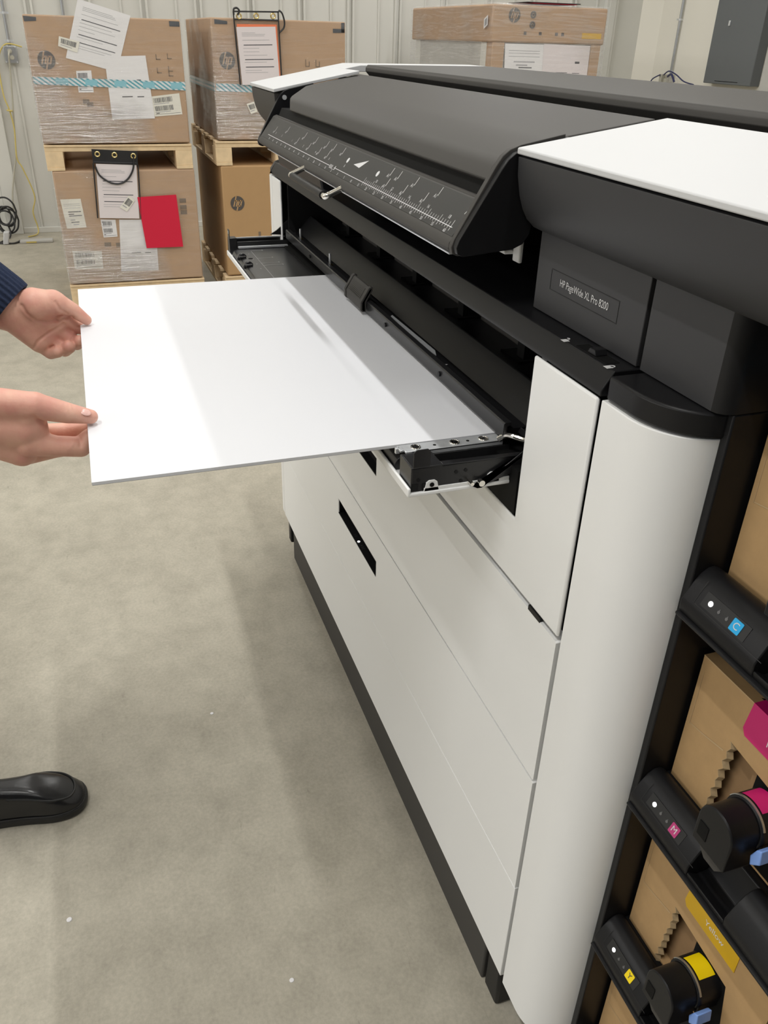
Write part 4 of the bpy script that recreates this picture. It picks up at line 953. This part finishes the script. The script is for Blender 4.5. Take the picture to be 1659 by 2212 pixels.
LF = [[(-1.6127, -.6180, 1.0510, .0140), (-1.6080, -.6010, 1.0345, .0126), (-1.5945, -.5880, 1.0400, .0116)],
      [(-1.6127, -.5991, 1.0626, .0145), (-1.6070, -.5755, 1.0384, .0134), (-1.5915, -.5660, 1.0480, .0120)],
      [(-1.6147, -.5825, 1.0738, .0145), (-1.6120, -.5530, 1.0476, .0132), (-1.5955, -.5450, 1.0560, .0116)],
      [(-1.6187, -.5720, 1.0960, .0165), (-1.6247, -.5520, 1.0760, .0135), (-1.6267, -.5218, 1.0650, .0100)]]
RH = [[(-1.1377, -.6617, 1.1276, .0220), (-1.1317, -.6040, 1.1191, .0185)],
      [(-1.1317, -.6040, 1.1191, .0185), (-1.1337, -.5647, 1.1033, .0146), (-1.1377, -.5350, 1.0925, .0102)],
      [(-1.18, -.85, 1.118, .036), (-1.1567, -.7181, 1.1002, .0350), (-1.1517, -.6694, 1.0935, .0335), (-1.1477, -.6242, 1.0835, .0310)],
      [(-1.1557, -.6744, 1.0702, .0260), (-1.1497, -.6340, 1.0450, .0205)],
      [(-1.1397, -.6180, 1.1019, .0200), (-1.1417, -.6092, 1.0906, .0160), (-1.1417, -.6131, 1.0687, .0210)]]
RF = [[(-1.1397, -.6209, 1.0626, .0200), (-1.1357, -.5864, 1.0543, .0148), (-1.1377, -.5551, 1.0481, .0146), (-1.1417, -.5423, 1.0590, .0122), (-1.1457, -.5335, 1.0655, .0100)],
      [(-1.1767, -.6154, 1.0600, .0130), (-1.1817, -.5747, 1.0561, .0118), (-1.1777, -.5364, 1.0630, .0103)],
      [(-1.1617, -.6327, 1.0392, .0195), (-1.1657, -.5894, 1.0367, .0130), (-1.1717, -.5638, 1.0340, .0122), (-1.1757, -.5503, 1.0457, .0108)],
      [(-1.1717, -.6413, 1.0323, .0170), (-1.1867, -.6061, 1.0240, .0115), (-1.1967, -.5829, 1.0232, .0108), (-1.1967, -.5680, 1.0334, .0098)]]
body_ch = [[(-1.50, -1.06, 1.66, .085), (-1.50, -1.04, 1.60, .068), (-1.50, -1.015, 1.555, .045)], [(-1.50, -1.085, 1.56, .055), (-1.50, -1.11, 1.46, .058)],
           [(-1.66, -1.12, 1.40, .075), (-1.34, -1.12, 1.40, .075)], [(-1.50, -1.13, 1.36, .125), (-1.50, -1.14, 1.10, .115), (-1.50, -1.13, .95, .13)],
           [(-1.59, -1.13, .95, .095), (-1.62, -1.11, .52, .062), (-1.64, -1.10, .10, .045)], [(-1.41, -1.13, .95, .095), (-1.44, -1.06, .52, .062), (-1.46, -.96, .10, .045)],
           [(-1.72, -1.11, 1.41, .055), (-1.69, -.92, 1.345, .045), (-1.645, -.76, 1.235, .036)], [(-1.28, -1.11, 1.41, .055), (-1.215, -.99, 1.17, .046), (-1.18, -.84, 1.118, .037)],
           [(-1.50, -.965, 1.625, .011), (-1.50, -.955, 1.605, .014)], [(-1.587, -1.06, 1.64, .014), (-1.588, -1.06, 1.61, .010)], [(-1.413, -1.06, 1.64, .014), (-1.412, -1.06, 1.61, .010)]]
pe = thing('person', 'person in navy knit sweater holding the white board with both hands', 'person', (-1.5, -1.0, 0))
pm = MB()
L_FOLD = [([(-.6321, 1.1335), (-.6267, 1.1198), (-.6150, 1.1054), (-.5969, 1.0959), (-.5770, 1.0958), (-.5522, 1.1028)], -1.608, .0055, .0030),
          ([(-.6287, 1.0506), (-.6168, 1.0646), (-.6006, 1.0743), (-.5828, 1.0828), (-.5691, 1.0887)], -1.608, .0048, .0026),
          ([(-.5759, 1.1361), (-.5709, 1.1223), (-.5599, 1.1118)], -1.60, .0045, .0018), ([(-.6014, 1.0482), (-.5936, 1.0506)], -1.606, .004, .0022)]
R_FOLD = [([(-.5608, 1.1197), (-.5600, 1.1119), (-.5619, 1.1044)], -1.132, .0026, .0009), ([(-.5556, 1.1184), (-.5549, 1.1098)], -1.132, .0024, .0008), ([(-.5655, 1.1197), (-.5648, 1.1119)], -1.132, .0024, .0007),
          ([(-.6067, 1.1109), (-.6019, 1.1002), (-.5963, 1.0855)], -1.14, .0055, .0028), ([(-.5805, 1.0737), (-.5754, 1.0715)], -1.14, .0035, .0012), ([(-.5557, 1.0690), (-.5532, 1.0622), (-.5545, 1.055)], -1.14, .004, .0016)]
for chs, h, k, fo in ((LH + LF, .0016, .012, L_FOLD), (RH + RF, .0016, .011, R_FOLD), (body_ch, .010, .04, ())):
    V_, Q_ = surface_nets(chs, h, k, folds=fo)
    pm.add(V_.tolist(), Q_.tolist())
po = pm.build('body', M['skin'], pe, smooth=180, weld=False)
sm_ = po.modifiers.new('soften', 'SMOOTH'); sm_.iterations = 2; sm_.factor = .5
def grow(chs, d): return [[(p[0], p[1], p[2], p[3] + d) for p in c] for c in chs]
V_, Q_ = surface_nets(grow(body_ch[2:4] + [[(-1.72, -1.11, 1.41, .055), (-1.69, -.92, 1.345, .045), (-1.649, -.768, 1.245, .036)], [(-1.28, -1.11, 1.41, .055), (-1.215, -.99, 1.17, .046), (-1.20, -.93, 1.145, .037)]], .012), .009, .05)
sw = MB().add(V_.tolist(), Q_.tolist()).build('sweater', M['navy'], pe, smooth=180, weld=False)
def cuff(a, b, r, n=168):
    a = Vector(a); b = Vector(b); d = (b - a).normalized(); u = d.orthogonal().normalized(); w = d.cross(u); vs = []
    for (t, k) in ((0, 1.06), (.3, 1.0), (.6, .99), (.93, 1.0), (1.0, .97), (1.0, .85), (.9, .80)):
        for i in range(n):
            q = 2 * PI * i / n; rr_ = r * k + .0016 * math.cos(28 * q); vs.append(a + (b - a) * t + (u * math.cos(q) + w * math.sin(q)) * rr_)
    m = 7
    return MB().add(vs, [(j * n + i, j * n + (i + 1) % n, (j + 1) * n + (i + 1) % n, (j + 1) * n + i) for j in range(m - 1) for i in range(n)])
cuff((-1.652, -.775, 1.248), (-1.617, -.653, 1.128), .046).build('cuff', M['navy'], sw, smooth=60)
cuff((-1.20, -.93, 1.145), (-1.186, -.865, 1.122), .046).build('cuff', M['navy'], sw, smooth=60)
V_, Q_ = surface_nets(grow([[(-1.50, -1.13, 1.02, .12), (-1.50, -1.13, .95, .13)]] + [body_ch[4][:2] + [(-1.64, -1.10, .10, .062)], body_ch[5][:2] + [(-1.46, -.985, .11, .060)]], .014), .012, .05)
MB().add(V_.tolist(), Q_.tolist()).build('trousers', M['trouser'], pe, smooth=180, weld=False)
V_, Q_ = surface_nets([[(-1.50, -1.075, 1.695, .088), (-1.50, -1.12, 1.65, .075)]], .008, .02)
MB().add(V_.tolist(), Q_.tolist()).build('hair', M['hair'], pe, smooth=180, weld=False)
fc_ = MB().ball((-1.53, -.974, 1.655), .011).ball((-1.47, -.974, 1.655), .011); fc_.build('eye', M['paper'], pe)
MB().ball((-1.50, -.972, 1.575), .022, .006, .006).build('mouth', M['nail'], pe)
def shoe(cx, toe_y, ang):
    out = [(-.030, -.285), (-.036, -.25), (-.034, -.19), (-.040, -.12), (-.052, -.07), (-.050, -.035), (-.036, -.010), (-.012, .0), (.014, -.002), (.036, -.014), (.048, -.040), (.050, -.075), (.040, -.13), (.034, -.19), (.035, -.25), (.028, -.285)]
    R_ = Matrix.Rotation(ang, 3, 'Z')
    def T(x, y, z): p = R_ @ Vector((x, y, 0)); return (cx + p.x, toe_y + p.y, z)
    def ring(sc, z, dz=lambda y: 0):
        return [T(x * sc[0], -.14 + (y + .14) * sc[1], z + dz(y)) for x, y in SM]
    SM = []
    nO = len(out)
    for i in range(nO):
        p0, p1, p2, p3 = [Vector(out[(i + k) % nO]) for k in (-1, 0, 1, 2)]
        for k in range(4):
            t = k / 4; q = .5 * ((2 * p1) + (p2 - p0) * t + (2 * p0 - 5 * p1 + 4 * p2 - p3) * t * t + (3 * p1 - p0 - 3 * p2 + p3) * t ** 3); SM.append((q.x, q.y))
    n = len(SM)
    def loft(rings, close=True):
        m = MB(); vs = [v for r in rings for v in r]
        fs = [(j * n + i, j * n + (i + 1) % n, (j + 1) * n + (i + 1) % n, (j + 1) * n + i) for j in range(len(rings) - 1) for i in range(n)]
        fs += [tuple(range(n))[::-1], tuple(range((len(rings) - 1) * n, len(rings) * n))]
        return m.add(vs, fs)
    s_ = loft([ring((.94, .97), .001), ring((1.0, 1.0), .006), ring((1.02, 1.006), .014), ring((1.02, 1.006), .021), ring((.97, .985), .0235)]).build('shoe_sole', M['sole'], pe, smooth=60)
    def HT(y):
        t = max(0., -y); return .016 + .030 * (1 - math.exp(-t / .035)) + .16 * max(0, t - .07) * (1 if t < .2 else .2 / t) + .02 * min(1, t / .1)
    def uring(k, f):
        out_ = []
        for x, y in SM:
            yy = -.16 + (y + .16) * (1 - (1 - k) * .88); out_.append(T(x * k, yy, .022 + HT(yy) * f))
        return out_
    up_ = loft([uring(.97, 0), uring(.985, .16), uring(.965, .36), uring(.92, .56), uring(.85, .735), uring(.75, .86), uring(.60, .945), uring(.42, .985), uring(.22, 1.0), uring(.05, 1.0)])
    u_ = up_.build('shoe_upper', M['leather'], pe, smooth=180)
    p = uring(.84, .775)
    k0 = max(range(len(SM)), key=lambda i: 0)
    idx = [i for i in range(n) if SM[i][1] > -.17]; idx.sort(key=lambda i: math.atan2(SM[i][1] + .17, -SM[i][0]))
    MB().tube([p[i] for i in idx][::2], .0026, 6, 3).build('shoe_seam', M['sole'], u_)
    MB().tube([ring((.985, .98), .0255)[i] for i in range(n)][::2], .0022, 6, 2).build('shoe_welt', M['sole'], s_)
shoe(-1.462, -.690, math.radians(-2)); shoe(-1.655, -1.02, math.radians(6))
# thumbnails
def nail(c, u, v, a, b):
    u = Vector(u).normalized(); w = u.cross(Vector(v)).normalized(); v = w.cross(u); m = MB(); vs = []
    for j, (k, hgt) in enumerate(((1, 0), (.8, .0009), (.4, .0014))):
        for i in range(16):
            t = 2 * PI * i / 16; vs.append(Vector(c) + u * a * k * math.cos(t) + v * b * k * math.sin(t) + w * hgt)
    m.add(vs, [(j * 16 + i, j * 16 + (i + 1) % 16, (j + 1) * 16 + (i + 1) % 16, (j + 1) * 16 + i) for j in range(2) for i in range(16)] + [tuple(range(32, 48))])
    return m
nail((-1.1285, -.5400, 1.1035), (0, .97, -.36), (-.75, 0, .45), .0072, .0058).build('thumbnail', M['nail'], po)
nail((-1.6035, -.5300, 1.1005), (-.1, .7, -.7), (-.8, .2, .3), .0065, .0055).build('thumbnail', M['nail'], po)

# ------------------------------------------------------------------ light: ceiling tube rows along the printer, plus unseen rows added as fill
def row_light(x, y, L, e, z=4.0, w=.09):
    l = bpy.data.lights.new('tube_or_fill_light', 'AREA'); l.shape = 'RECTANGLE'; l.size = L; l.size_y = w; l.energy = e; l.color = (1.0, .99, .97)
    o = bpy.data.objects.new('tube_or_fill_light', l); COL.objects.link(o); o.location = (x, y, z)
for x, e in ((-7.0, 15), (-4.6, 15), (-1.9, 38), (1.0, 15)): row_light(x, .06, 1.25, e, w=.06)
for x, e in ((-6.6, 15), (-3.5, 13), (-.25, 38), (2.4, 13)): row_light(x, -1.35, 1.25, e, w=.06)
for x in (-7.0, -4.6, -1.6, 1.2): row_light(x, 2.6, 1.25, 36)  # unseen row, added to brighten the cartons and the cream wall
for y, e in ((-4.3, 40), (-7.2, 300), (-10.2, 560)): row_light(-2.0, y, 9.5, e)  # unseen far rows, added as low-angle fill for the printer's white fronts
wd = bpy.data.worlds.new('room_air'); S.world = wd; wd.use_nodes = True
wd.node_tree.nodes['Background'].inputs['Color'].default_value = (.92, .94, 1, 1); wd.node_tree.nodes['Background'].inputs['Strength'].default_value = .045
S.view_settings.view_transform = 'Standard'; S.view_settings.look = 'None'; S.view_settings.gamma = 1; S.view_settings.use_curve_mapping = False
S.view_settings.exposure = 0.0
